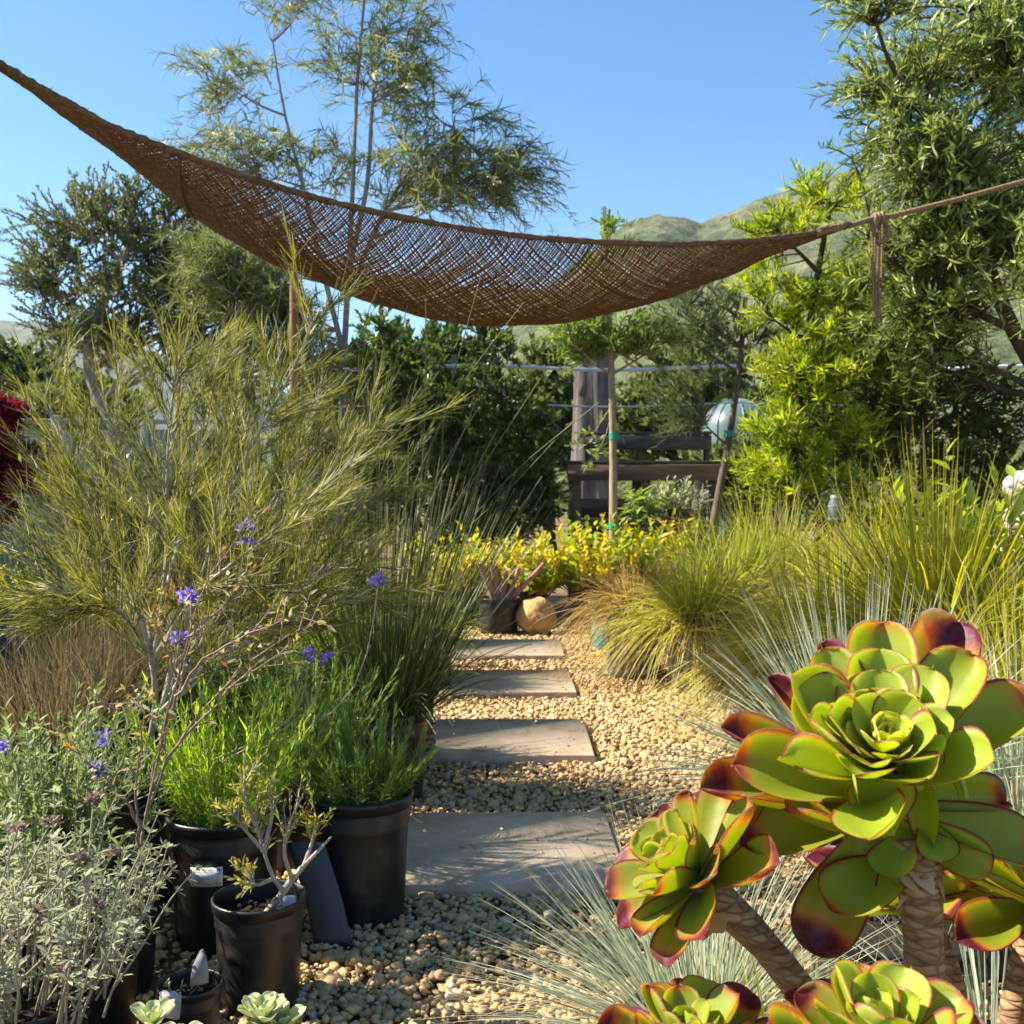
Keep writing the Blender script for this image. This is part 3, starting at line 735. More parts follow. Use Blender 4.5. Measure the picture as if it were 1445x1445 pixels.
# ------------------------------------------------------------------ aeonium (tree succulent) in the right foreground
def aeo_leaf(nl=15,nw=9,asym=0.0,wav=0.0,curl=.11,ph=0.0):
    ss=np.linspace(-1,1,nw); tt=np.r_[np.linspace(0,.72,8,endpoint=False),.72+.28*np.sin(np.linspace(0,1,nl-8)*pi/2)]
    def wid(t):
        if t<.70: k=t/.70; return .40+.60*(k*k*(3-2*k))**.85
        k=(t-.70)/.30; return max(0,1-k**2.5)**.5
    top=[];bt=[];d=[]
    for t in tt:
        w=wid(t)*.5
        for s in ss:
            z=.16*abs(s)**2.2*w*2*(1+asym*s) + curl*t*t + .02*t + wav*math.sin(5*t+3*s+ph)*t
            th=.030*(1-abs(s)**3)*(1-.55*t)*(1-t**6*.8)
            yy=t+(.035 if (abs(s)<.01 and t>.999) else 0) - (0.0)
            xx=s*w+asym*.12*t*t; top.append((xx,yy,z+th*.5)); bt.append((xx,yy,z-th))
            e=max(abs(s)**1.0, 0 if t<.7 else ((t-.70)/.30)**1.0*.9+.1*abs(s))
            d.append((0,t,e))
    m=len(top); V=np.array(top+bt,float); D=np.array(d+d,float)
    f=[]
    for i in range(nl-1):
        for j in range(nw-1):
            a=i*nw+j; f.append((a,a+1,a+nw+1,a+nw)); f.append((m+a,m+a+nw,m+a+nw+1,m+a+1))
    for i in range(nl-1):
        a=i*nw; f.append((a,a+nw,m+a+nw,m+a)); b=a+nw-1; f.append((b,m+b,m+b+nw,b+nw))
    return V,np.array(f),D
T_AEO=aeo_leaf()
T_AEOS=[T_AEO,aeo_leaf(asym=.35,wav=.012,curl=.07),aeo_leaf(asym=-.4,wav=.014,curl=.14,ph=2),aeo_leaf(asym=.15,wav=.02,curl=.03,ph=4),aeo_leaf(asym=-.2,wav=.016,curl=.09,ph=1)]
def rosette(T,c,axis,n,Rad,seed,wr=.5,amin=8,amax=98,spin=0.0,agemax=1.0,name='rosette',age0=0.0,lmin=.20,g=None):
    rng=R(seed); a=nrm(np.array(axis,float)); ref=np.array([0,0,1.]) if abs(a[2])<.9 else np.array([0,-1.,0]); e1=nrm(np.cross(ref,a)); e2=np.cross(a,e1)
    k=np.arange(n); q=(k/(n-1))
    phi=k*2.39996+spin+rng.normal(0,.10,n)
    al=np.radians(amin+(amax-amin)*q**.78+rng.normal(0,4,n))
    L=Rad*(lmin+(1-lmin)*q**.62)*rng.uniform(.84,1.12,n)
    W=L*wr*(1.15-.28*q)*rng.uniform(.85,1.12,n)
    age=np.clip(age0+q*agemax+rng.normal(0,.10,n),0,1)
    E=np.cos(phi)[:,None]*e1+np.sin(phi)[:,None]*e2
    yd=np.cos(al)[:,None]*a+np.sin(al)[:,None]*E
    zd=np.sin(al)[:,None]*a-np.cos(al)[:,None]*E
    # slight twist of each leaf
    tw=rng.normal(0,.16,n)[:,None]; xd=np.cross(yd,zd); zd=nrm(zd*np.cos(tw)+xd*np.sin(tw))
    base=np.array(c)+a*(Rad*.16*(1-q))[:,None]-a*(Rad*.16*q**1.5)[:,None]+E*(Rad*.05*q)[:,None]
    only=g is not None; g=g or G()
    for v in range(5): g.inst(T_AEOS[v],base[v::5],yd[v::5],zd[v::5],L[v::5],W[v::5],age[v::5])
    if only: return
    # core
    g.blob(np.array(c)-a*Rad*.03,(Rad*.10,)*3,2,.05,2,seed,rnd=.2)
    return obj(name,g,MAT['aeonium'],T)
def stemtube(T,pts,r0,r1,name='stem',mat='aeo_stem'):
    c=resamp(pts,26); rng=R(len(pts)*7); r=np.linspace(r0,r1,26)*(1+rng.uniform(-.05,.05,26)); r[-4:]*=np.array([1.05,1.12,1.2,1.05])
    g=G(); g.tubes(c,r[None],16); return obj(name,g,MAT[mat],T)
def aeonium():
    b=P(1290,1500,.92)*np.array([1,1,0])
    b[2]=.0
    T=thing('tree_aeonium','large branching succulent with red edged green leaf rosettes in the right foreground','succulent',b)
    pot(T,b[0],b[1]+.02,.15,.12,.30,'blackpot')
    z0=np.array([b[0],b[1],.26])
    main=P(1240,1058,.90)
    stemtube(T,[z0,P(1306,1420,.93),P(1302,1300,.925),P(1296,1210,.92),P(1284,1185,.935)],.021,.0165)
    # main head: every leaf has its own place
    A=nrm(np.array([-.2,-.6,.77])); C0=P(1246,1057,.90); k=.90/F
    LV=[(715,60,330,.06,.06,.75),(1120,90,330,.09,.08,1),(1150,190,300,.03,.05,.72),(725,215,310,.03,.04,.45),(390,195,255,.03,.06,.62),(365,165,150,.08,.09,1),
        (100,345,150,.06,.09,1),(225,345,280,.0,.05,.55),(-160,620,190,.02,.07,.95),(-70,790,340,-.03,.06,.8),(-270,957,260,.0,.085,1),(-60,1240,350,-.03,.085,.95),
        (190,1060,220,-.04,.055,.85,.5,610,1210),(220,825,190,-.05,.04,.55,1.1),(300,560,240,-.02,.03,.4),(510,450,300,.0,.025,.35),(600,330,290,.02,.035,.42),(780,420,230,.0,.02,.3),
        (930,405,200,.0,.035,.42,-.7),(470,605,230,-.02,.012,.25),(720,540,210,.0,.01,.22),(880,680,230,-.02,.018,.3,.4,850,950),(690,850,300,-.035,.045,.45,0,690,1190),(550,830,230,-.03,.03,.35,.3,590,1040),
        (1085,640,150,-.01,.05,.5,-1.3,1140,1000),(950,915,175,-.03,.065,.62,-.35,935,1320),(1540,490,330,.0,.06,.78),(1560,1290,330,-.02,.085,.85),(1360,1010,190,.03,.08,.9),
        (330,1830,300,-.04,.09,1),(420,1595,320,-.05,.085,.75,.2,870,1330),(720,1420,230,-.05,.085,.65,.1,830,1180),(1010,1330,200,-.05,.085,.7,-.2,920,1120),(1250,1420,200,-.05,.09,.7)]
    g=G(); rg=R(303)
    for lf in LV:
        cx,cy,w,dY,d,age=lf[:6]; tw=(lf[6] if len(lf)>6 else 0)+rg.normal(0,.08)
        b0=C0-A*d; tp=P(1060+cx/3.753,860+cy/3.753,.90); tp[1]=b0[1]+dY; tp[0]*=tp[1]/.90; tp[2]=CAMZ+(tp[2]-CAMZ)*tp[1]/.90
        m=(b0+tp)/2-C0; e=m-A*np.dot(m,A); e=nrm(e) if np.linalg.norm(e)>1e-4 else np.array([0,-1.,0])
        b0=b0+e*.008
        if len(lf)>7:
            q=P(1060+lf[7]/3.753,860+lf[8]/3.753,b0[1]-.012); b0=q
        for it in range(3):
            v=(tp if it==0 else tp-zd*.13*L)-b0; L=np.linalg.norm(v); yd=v/L
            zi=A-.12*e; zd=nrm(zi-yd*np.dot(zi,yd))
        xd=np.cross(yd,zd); zd=nrm(zd*math.cos(tw)+xd*math.sin(tw))
        g.inst(T_AEOS[int(rg.integers(0,5))],b0,yd[None],zd[None],L,w/3.753*k*1.2,age+rg.normal(0,.03))
    rosette(T,C0-A*.030,A,13,.098,77,wr=.66,amin=44,amax=70,spin=.9,age0=.38,agemax=.2,lmin=.72,g=g)
    g.blob(C0-A*.045,(.012,.012,.05),2,.05,2,1,rnd=.3)
    obj('rosette',g,MAT['aeonium'],T)
    rosette(T,C0-A*.006,A+np.array([.1,0,0]),20,.062,5,wr=.74,amin=4,amax=66,spin=1.2,agemax=.32)
    # left side branch
    stemtube(T,[z0+[-.01,0,.06],P(1200,1500,.95),P(1140,1410,.95),P(1070,1320,.95),P(1010,1268,.95),P(985,1240,.95)],.0155,.0135,'branch')
    rosette(T,P(985,1236,.95),(-.74,-.22,.62),30,.098,11,wr=.62,amin=5,amax=92,spin=1.0,age0=.22)
    # low front rosettes
    stemtube(T,[z0+[-.03,-.02,.05],P(1090,1560,.88),P(985,1530,.87)],.013,.011,'branch')
    rosette(T,P(975,1500,.87),(-.1,-.12,.98),26,.088,17,wr=.62,amin=5,amax=85,spin=2.0,age0=.25)
    stemtube(T,[z0+[0,-.03,.03],P(1270,1580,.84),P(1245,1530,.82)],.014,.012,'branch')
    rosette(T,P(1240,1505,.80),(-.03,-.05,.99),28,.098,23,wr=.66,amin=5,amax=85,spin=.2,age0=.12)
    # rosettes behind, to the right and between the stems
    stemtube(T,[z0+[.02,.02,.05],P(1360,1480,1.02),P(1330,1330,1.05),P(1280,1290,1.06)],.014,.012,'branch')
    rosette(T,P(1270,1265,1.08),(.0,.1,.99),26,.105,31,wr=.6,amin=12,amax=98,spin=1.6,age0=.3)
    stemtube(T,[z0+[.04,.0,.05],P(1420,1480,.98),P(1440,1370,1.0),P(1470,1290,1.0)],.015,.012,'branch')
    rosette(T,P(1470,1265,1.0),(.25,-.35,.9),32,.115,37,wr=.6,amin=8,amax=112,spin=2.6,age0=.15)
    # withered leaves under the main heads
    rng=R(4); g=G()
    pos=np.array([P(1290+rng.normal(0,10),1200+rng.normal(0,14),.915) for _ in range(7)]+[P(1005+rng.normal(0,9),1262+rng.normal(0,9),.945) for _ in range(9)])
    pos[:,1]+=.012; pos[:7,2]-=.004
    d=nrm(np.stack([rng.normal(0,.45,16),rng.normal(-.3,.4,16),-np.abs(rng.normal(.7,.3,16))],-1))
    zz=rdir(rng,16); ll=rng.uniform(.022,.05,16); ww=rng.uniform(.012,.02,16); cc=rng.random(16)
    for sl in (slice(0,7),slice(7,16)): obj('withered_leaves',G().inst(T_OB,pos[sl],d[sl],zz[sl],ll[sl],ww[sl]*1.3,cc[sl]),MAT['straw'],T)
aeonium()

# ------------------------------------------------------------------ grasses on the right
def grass_plant(name,label,cat,px,pyb,Y,n,L,tilt,droop,w,mat,seed,rb=.06,potspec=None,group=None,lean=(0,0,0),extra=None,M=8,zb=None,tpow=.7,wig=0):
    c=P(px,HY,Y); c[2]=0
    T=thing(name,label,cat,c,group)
    zb=potspec[2]*.85 if (potspec and zb is None) else (zb or 0)
    if potspec: pot(T,c[0],c[1],*potspec)
    rng=R(seed); g=G()
    grass(g,rng,(c[0],c[1],zb),n,L,tilt,droop,w,rb=rb,lean=lean,M=M,tpow=tpow,wig=wig)
    obj('blades',g,MAT[mat],T)
    if mat in('golden','greengold','bluegrass','upright'):
        g=G(); grass(g,rng,(c[0],c[1],zb),n//7,(L[0]*.8,L[1]*.95),min(1.5,tilt*1.12),droop*1.5+.15,w*.9,rb=rb*1.1,lean=lean,M=M,tpow=.5,wig=.022); obj('dry_blades',g,MAT['straw'],T)
    return T
gp='ornamental grasses in pots along the right of the path'
grass_plant('blue_grass','big spiky blue-grey grass fanning out right behind the large red-green rosette','grass',1215,0,2.9,900,(.42,.80),1.35,.24,.0066,'bluegrass',21,.08,(.16,.13,.36,'blackpot'),gp,tpow=.75)
grass_plant('blue_grass','blue-grey grass tuft cut by the right photo edge, level with the large rosette','grass',1440,0,2.6,620,(.40,.78),1.35,.26,.0066,'bluegrass',22,.08,(.16,.13,.34,'blackpot'),gp)
grass_plant('blue_grass','low blue-grey grass tuft in front of the nearest paver, under the small rosette','grass',980,0,1.75,620,(.26,.46),1.45,.16,.0034,'bluegrass',23,.06,(.12,.10,.30,'blackpot'),gp,lean=(-.2,0,0))
grass_plant('straw_grass','pale straw-coloured fine grass between the two succulent stems','grass',1130,0,1.55,420,(.18,.36),1.2,.35,.0028,'golden',24,.07,(.11,.09,.26,'blackpot'),gp)
grass_plant('blue_grass','grey-green grass at the lower right corner behind the thick succulent stem','grass',1400,0,1.75,260,(.25,.48),1.4,.3,.004,'bluegrass',25,.06,(.12,.10,.24,'blackpot'),gp)
grass_plant('golden_grass','arching golden grass mound spilling over a grey pot beside the path','grass',985,0,6.45,1150,(.45,.92),1.25,.7,.0105,'golden',26,.13,(.21,.17,.42,'greypot'),gp,lean=(.10,0,0),wig=.014)
grass_plant('brown_grass','brown fine-leaved grass drooping over a grey pot at the path edge','grass',895,0,6.9,900,(.38,.72),1.2,.8,.008,'browngrass',27,.11,(.21,.17,.46,'greypot'),gp,lean=(-.02,-.05,0),wig=.014)
grass_plant('golden_grass','golden green grass mound behind the blue grass, half hidden by its blades','grass',1150,0,5.0,950,(.45,1.0),1.3,.7,.0095,'golden',28,.13,(.2,.16,.40,'greypot'),gp,wig=.014)
grass_plant('upright_grass','tall upright green grass tuft between the golden mounds, below the leaning sapling','grass',1035,0,7.6,420,(.6,1.05),.75,.22,.011,'upright',29,.09,(.17,.14,.36,'blackpot'),gp)
grass_plant('mat_rush','tallest yellow-green strappy grass with long arching blades at the right','grass',1325,0,4.6,1100,(.65,1.40),1.15,.50,.0095,'greengold',30,.10,(.2,.17,.45,'blackpot'),gp,tpow=.8)
grass_plant('golden_grass','golden grass mound at the right photo edge under the tallest strappy grass','grass',1440,0,3.9,900,(.45,.95),1.35,.65,.008,'golden',31,.12,(.19,.16,.40,'blackpot'),gp,wig=.014)
grass_plant('golden_grass','golden grass mound in the back row, in front of the dark slim tree trunk','grass',1190,0,6.6,900,(.5,1.05),1.25,.7,.011,'golden',32,.13,(.2,.17,.42,'greypot'),gp,wig=.014)
grass_plant('golden_grass','low golden grass mound to the right of the arching one, near the blue blades','grass',1275,0,5.6,750,(.5,.95),1.3,.6,.009,'golden',33,.13,(.2,.17,.40,'greypot'),gp,wig=.014)

grass_plant('golden_grass','golden grass mound furthest back, just left of the dark slim tree trunk','grass',1090,0,7.9,900,(.6,1.25),1.2,.55,.011,'golden',34,.13,(.2,.17,.42,'greypot'),gp,wig=.014)
grass_plant('golden_grass','golden grass mound furthest back, right of the dark slim tree trunk','grass',1235,0,7.2,950,(.7,1.4),1.2,.55,.011,'greengold',35,.13,(.2,.17,.42,'greypot'),gp,wig=.014)
def dark_pots():
    c=P(1262,HY,2.05); c[2]=0
    T=thing('nursery_pot','empty ribbed black nursery pot standing behind the thick succulent stem','pot',c)
    pot(T,c[0],c[1],.17,.14,.34)
    c=P(858,HY,8.2); c[2]=0
    T=thing('teal_pot','teal plastic pot half hidden behind the brown grass','pot',c)
    pot(T,c[0],c[1],.15,.12,.36,'tealpot')
dark_pots()

# ------------------------------------------------------------------ left foreground plants
def lavender(label,px,Y,potspec,n,L,tilt,seed,mat='lavender',lean=(0,0,0),tagged=False,zadd=0):
    c=P(px,HY,Y); c[2]=0
    T=thing('potted_lavender',label,'lavender',c,'lavender bushes in black pots')
    pt=pot(T,c[0],c[1],*potspec)
    rng=R(seed); zb=potspec[2]*.86
    p,ln=curves(rng,(c[0],c[1],zb),n,.09,L,tilt,-.12,M=7,lean=lean,wig=.01)
    g=G(); g.tubes(p,(.0022*(1-.6*np.linspace(0,1,7)))[None],4); obj('stems',g,MAT['greystem'],T)
    g=G(); leafy(g,rng,p,46,.12,1.0,(.022,.046),(.0028,.0048),T_NEED,26,12,rnd=np.repeat(rng.random(n),46))
    leafy(g,rng,p,22,.05,.6,(.02,.04),(.003,.005),T_NEEDC,60,18)
    obj('foliage',g,MAT[mat],T)
    return T,pt,c
T1,PT1,C1=lavender('bright green lavender bush in the black pot that carries the white label',318,2.8,(.15,.125,.33),110,(.16,.38),.8,41,lean=(.05,0,0))
lavender('lavender bush growing in the tall black pot beside the nearest paver',508,2.95,(.148,.122,.34),80,(.12,.27),.95,42,'lavender_dark',lean=(-.15,0,0))
lavender('darker lavender bush between and behind the two front lavender pots',430,3.35,(.14,.12,.30),100,(.22,.42),.75,43,'lavender_dark')
def label():
    # card sits on the pot wall, slightly tilted
    rr=.139; cz=.205; w=.083; h=.048
    g=G(); n=9; an=-.08
    def wall(a,z): 
        r=rr+.0035; return np.array([C1[0]+r*math.sin(a),C1[1]-r*math.cos(a),z])
    A=np.linspace(-w/rr/2,w/rr/2,n)+an
    tilt=.05
    V=[];
    for a in A:
        for z in(-h/2,h/2): V.append(wall(a,cz+z+tilt*(a-an)*rr*1.0))
    for a in A:
        for z in(-h/2,h/2):
            q=wall(a,cz+z+tilt*(a-an)*rr); V.append(q-np.array([math.sin(a),-math.cos(a),0])*.0012)
    f=[]
    for i in range(n-1):
        k=2*i; f.append((k,k+2,k+3,k+1)); m=2*n+k; f.append((m,m+1,m+3,m+2))
    f+= [(0,1,2*n+1,2*n),(2*n-2,4*n-2,4*n-1,2*n-1)]
    for i in range(n-1):
        k=2*i; f.append((k,2*n+k,2*n+k+2,k+2)); f.append((k+1,k+3,2*n+k+3,2*n+k+1))
    g.add(np.array(V),np.array(f)); lab=obj('label',g,MAT['paper'],PT1,smooth=False)
    def bar(u0,u1,v0,v1,gg,off=.0008):
        a=np.linspace(u0*w/rr,u1*w/rr,6)+an; VV=[]
        for x in a:
            for v in(v0,v1):
                q=wall(x,cz+v*h+tilt*(x-an)*rr); VV.append(q+np.array([math.sin(x),-math.cos(x),0])*off)
        gg.add(np.array(VV),np.array([(2*i,2*i+2,2*i+3,2*i+1) for i in range(5)]))
    # printed text lines (too small in the photo to read) and the bold heading
    rng=R(2); g=G()
    for v,u0,u1 in((.27,-.36,.22),(.08,-.34,.02),(-.02,-.34,.06),(-.09,-.30,.12),(-.16,-.36,-.05),(-.23,-.36,-.10),(-.30,-.36,.02),(-.38,-.1,.20),(-.36,.30,.46)):
        u=u0
        while u<u1:
            l=rng.uniform(.015,.05); bar(u,min(u1,u+l),v-.012,v+.012,g); u+=l+.012
    # small emblem
    for k in range(7):
        a=k/7*2*pi; bar(.385+.04*math.cos(a)-.014,.385+.04*math.cos(a)+.014,.34+.055*math.sin(a)-.03,.34+.055*math.sin(a)+.03,g,.0008+.0001*k)
    obj('print',g,MAT['black_ink'],lab,smooth=False)
    g=G()
    for u in np.arange(.30,.45,.034): bar(u,u+.026,.17,.22,g)
    obj('red_print',g,MAT['red_ink'],lab,smooth=False)
    cu=bpy.data.curves.new('heading','FONT'); cu.body='CA Nursery'; cu.size=.0085; cu.align_x='CENTER'; cu.align_y='CENTER'; cu.offset=.00012
    to=bpy.data.objects.new('heading_tmp',cu); COL.objects.link(to); bpy.context.view_layer.update()
    me=to.to_mesh(); V=np.array([v.co[:] for v in me.vertices]); polys=[list(p.vertices) for p in me.polygons]; to.to_mesh_clear()
    bpy.data.objects.remove(to)
    g=G(); x=-.02*w+V[:,0]; a=x/rr+an; zz=cz+.38*h+V[:,1]+tilt*(a-an)*rr
    Q=np.stack([C1[0]+(rr+.0044)*np.sin(a),C1[1]-(rr+.0044)*np.cos(a),zz],-1)
    tr=[]
    for p in polys:
        for i in range(1,len(p)-1): tr.append((p[0],p[i],p[i+1]))
    g.add(Q,np.array(tr)); obj('heading',g,MAT['black_ink'],lab,smooth=False)
label()

def needle_bush():
    c=P(190,HY,3.05); c[2]=0
    T=thing('grevillea_bush','large airy bush with fine olive needle leaves and pale branches at the left','shrub',c)
    pot(T,c[0],c[1],.16,.13,.36)
    rng=R(51)
    m=[[(192,1100,3.05),(203,1070,3.04),(226,1005,3.0),(216,930,3.0),(200,870,3.02),(165,790,3.05),(120,700,3.1),(85,620,3.1),(62,560,3.12)],
       [(216,930,3.0),(205,850,3.1),(180,760,3.2),(165,670,3.25),(160,600,3.3),(170,540,3.3)],
       [(216,930,3.0),(232,840,2.95),(236,740,2.9),(235,650,2.9),(243,560,2.9),(250,515,2.9)],
       [(226,1005,3.0),(262,880,2.95),(315,720,2.9),(345,640,2.9),(395,560,2.95),(425,500,3.0),(445,445,3.0)],
       [(226,1005,3.0),(255,880,3.1),(330,770,3.2),(420,690,3.25),(490,640,3.3),(545,600,3.3)],
       [(216,930,3.0),(280,830,2.75),(350,780,2.65),(440,700,2.6),(500,650,2.6)],
       [(216,930,3.0),(170,860,2.85),(120,845,2.75),(70,830,2.7)],
       [(203,1070,3.04),(240,960,3.3),(300,870,3.5),(370,760,3.6),(420,640,3.6),(455,540,3.6)],
       [(216,930,3.0),(150,830,3.3),(100,760,3.4),(70,680,3.5)],
       [(226,1005,3.0),(300,930,2.8),(380,860,2.75),(470,800,2.75)],
       [(232,840,2.95),(270,700,3.2),(290,610,3.3),(305,520,3.3)],
       [(226,1005,3.0),(320,900,3.1),(400,800,3.15),(480,730,3.2),(545,690,3.2)],
       [(226,1005,3.0),(300,880,3.2),(345,780,3.3),(390,700,3.4),(425,640,3.4)],
       [(216,930,3.0),(262,850,3.15),(275,770,3.2),(300,690,3.2),(330,620,3.2)],
       [(216,930,3.0),(160,850,3.1),(135,780,3.15),(140,700,3.2)],
       [(226,1005,3.0),(330,920,3.0),(430,860,3.05),(520,840,3.1)]]
    stems=[resamp([P(*q) for q in s],16) for s in m]
    S=np.array(stems); g=G()
    r=np.linspace(.0085,.0028,16); rr=np.array([r*(1.15 if k==0 else .8) for k in range(len(S))]); g.tubes(S,rr,6)
    # side shoots
    sh=[]
    for k,s in enumerate(S):
        nsh=36
        t=rng.uniform(.26,1.0,(1,nsh)); pos,tan=at(s[None],t); pos=pos[0];tan=tan[0]
        pr=perp(rng,tan); d=nrm(tan*rng.uniform(.55,1.1,(nsh,1))+pr*.75+np.array([0,0,.28]))
        L=rng.uniform(.14,.36,nsh)*(1.15-.45*t[0]); tt=np.linspace(0,1,6)
        q=pos[:,None,:]+d[:,None,:]*(tt[None,:,None]*L[:,None,None]); q[:,:,2]+=(L*rng.uniform(-.12,.18,nsh))[:,None]*tt[None]**2
        sh.append(q)
    sh=np.concatenate(sh); g.tubes(sh,(.0024*(1-.6*np.linspace(0,1,6)))[None],4)
    obj('branches',g,MAT['pale_stem'],T)
    g=G(); n=len(sh)
    leafy(g,rng,sh,36,.12,1.0,(.05,.105),(.0020,.0034),T_NEED,30,14,rnd=np.repeat(rng.random(n),36),upbias=.2)
    S5=S[:, -10:]; leafy(g,rng,S5,50,.0,1.0,(.05,.09),(.0018,.0030),T_NEED,32,12)
    obj('needles',g,MAT['grevillea'],T)
    # pale young tips
    g=G(); tips=np.concatenate([S[:,-4:]]); leafy(g,rng,tips,30,.2,1.0,(.04,.07),(.003,.0045),T_NEED,22,9)
    k=rng.choice(n,90,replace=False); leafy(g,rng,sh[k][:,-3:],12,.2,1,(.03,.055),(.0028,.004),T_NEED,22,9)
    obj('young_tips',g,MAT['grev_pale'],T)
    g=G()
    for px,py in((229,998),(207,1076)):
        q=P(px,py,3.03); obj('tie',G().tubes(np.array([q-[0,0,.012],q,q+[0,0,.012]]),.013,12),MAT['green_tape'],T)
needle_bush()

def reeds():
    c=P(545,HY,4.1); c[2]=0
    T=thing('reed_clump','tall dark green reed clump with long thin leaning stems in the middle left','reeds',c)
    pot(T,c[0],c[1],.17,.14,.34)
    rng=R(61); g=G()
    p,ln=curves(rng,(c[0],c[1],.29),620,.14,(.5,1.15),.55,.10,M=8,lean=(.05,0,0),tpow=.8)
    g.ribbons(p,np.linspace(.0055,.0024,8)[None]*rng.uniform(.7,1.2,(620,1)),rng.random(620),rng=rng)
    p,ln=curves(rng,(c[0],c[1],.29),300,.13,(.4,.8),1.0,.45,M=8,lean=(-.1,-.05,0))
    g.ribbons(p,np.linspace(.0055,.0022,8)[None]*rng.uniform(.7,1.2,(300,1)),rng.random(300),rng=rng)
    obj('stems',g,MAT['restio'],T)
    tips=[((628,700,4.0),(620,600,3.95),(680,385,3.9)),((590,760,4.0),(600,590,4.0),(601,420,3.95)),((560,740,4.0),(640,555,3.9),(738,428,3.8)),((600,780,4.0),(680,660,3.9),(762,535,3.85)),
          ((640,760,4.0),(730,660,3.8),(845,568,3.65)),((600,800,4.0),(720,690,3.8),(812,590,3.7)),((500,640,3.9),(470,450,3.8),(495,350,3.7)),((380,520,3.7),(398,370,3.6),(470,305,3.5)),
          ((520,600,4.0),(500,480,3.9),(535,405,3.8)),((570,800,4.0),(640,720,3.9),(702,605,3.85)),((640,850,4.0),(700,770,3.8),(765,672,3.7)),((560,820,4.0),(600,700,4.0),(672,580,3.9)),((560,700,4.0),(548,560,4),(575,430,4)),((600,720,4.1),(660,600,4.2),(700,480,4.2))]
    pts=[]
    for a,b,t in tips:
        pts.append(resamp([np.array([c[0],c[1],.3])+rng.normal(0,.03,3)*[1,1,0],P(*a),P(*b),P(*t)],20))
    pts=np.array(pts); g=G(); g.tubes(pts,np.linspace(.0042,.0016,20)[None],5,rnd=rng.uniform(.5,1,len(pts)))
    obj('long_stem',g,MAT['restio'],T)
reeds()
grass_plant('fine_grass','dark fine-leaved grass tuft hanging over the left ends of the far pavers','grass',600,0,6.4,800,(.2,.5),1.1,.5,.006,'upright',62,.12,(.18,.15,.34,'blackpot'),None,lean=(.02,-.05,0))
grass_plant('dull_grass','dull brown grass tuft at the left edge behind the leafy sage','grass',75,0,3.7,800,(.25,.60),.85,.15,.0035,'dullgrass',63,.18,(.17,.14,.34,'blackpot'),None,wig=.03)

grass_plant('dark_reeds','dark green upright reeds at the left edge between the fence and the airy bush','reeds',120,0,4.6,420,(.5,1.05),.4,.06,.006,'restio',64,.16,(.17,.14,.34,'blackpot'),None)
grass_plant('dull_grass','dull brown grass tuft behind the purple sage, right of the dark reeds','grass',175,0,4.0,700,(.3,.6),.7,.15,.004,'dullgrass',65,.15,(.17,.14,.34,'blackpot'),None)
grass_plant('olive_grass','olive fine grass mound behind the bright lavender under the airy bush','grass',300,0,4.1,1200,(.35,.75),1.0,.35,.0045,'restio',66,.16,(.17,.14,.34,'blackpot'),None)
grass_plant('olive_grass','olive fine grass mound between the reed clump and the airy bush','grass',410,0,4.5,1100,(.4,.9),.8,.25,.0045,'upright',67,.16,(.17,.14,.34,'blackpot'),None)
grass_plant('dull_grass','tawny grass mound further back at the left, in front of the fence','grass',230,0,6.0,900,(.4,.85),.9,.3,.006,'browngrass',68,.18,(.2,.17,.36,'blackpot'),None)
grass_plant('dull_grass','tawny grass mound further back, behind the reed clump','grass',440,0,6.6,900,(.4,.9),.9,.3,.006,'golden',69,.18,(.2,.17,.36,'blackpot'),None)
def twig_shrub():
    c=P(198,HY,2.5); c[2]=0
    T=thing('twiggy_shrub','sparse shrub of bare pinkish twigs with few small leaves, in front of the bright lavender','shrub',c)
    pot(T,c[0]-.07,c[1]+.02,.11,.09,.27)
    rng=R(71)
    m=[[(192,1230,2.5),(205,1150,2.5),(235,1020,2.45),(262,900,2.4),(300,800,2.4),(345,740,2.4)],
       [(205,1150,2.5),(238,1060,2.45),(290,1000,2.4),(350,930,2.3),(440,880,2.25)],
       [(215,1110,2.5),(250,1050,2.5),(310,985,2.4),(390,920,2.4),(470,862,2.4)],
       [(200,1180,2.5),(218,1080,2.5),(262,940,2.5),(290,860,2.5)],
       [(198,1200,2.5),(190,1110,2.45),(205,1040,2.4),(195,985,2.4)],
       [(245,1000,2.43),(280,930,2.35),(330,905,2.3),(420,868,2.2)],
       [(235,1020,2.45),(190,990,2.5),(160,1002,2.5)],
       [(262,900,2.4),(325,850,2.4),(360,800,2.4)],
       [(250,960,2.45),(225,880,2.4),(235,840,2.4)],
       [(200,1170,2.5),(170,1120,2.45),(130,1080,2.4),(90,1040,2.4)]]
    S=np.array([resamp([P(*q) for q in s],14) for s in m]); S[:,1:-1]+=rng.normal(0,.004,S[:,1:-1].shape)
    g=G(); g.tubes(S,np.linspace(.0036,.0012,14)[None],6)
    t=rng.uniform(.3,1,(len(S),7)); pos,tan=at(S,t); pos=pos.reshape(-1,3);tan=tan.reshape(-1,3)
    d=nrm(tan+perp(rng,tan)*.8+[0,0,.3]); L=rng.uniform(.03,.1,len(pos)); tt=np.linspace(0,1,4)
    q=pos[:,None,:]+d[:,None,:]*(tt[None,:,None]*L[:,None,None]); g.tubes(q,(.0018*(1-.5*tt))[None],4)
    obj('twigs',g,MAT['pinkstem'],T)
    g=G(); leafy(g,rng,q,3,.4,1,(.012,.028),(.006,.011),T_OV,45,20); leafy(g,rng,S,12,.3,1,(.012,.028),(.006,.011),T_OV,50,20); obj('leaves',g,MAT['twigleaf'],T)
twig_shrub()

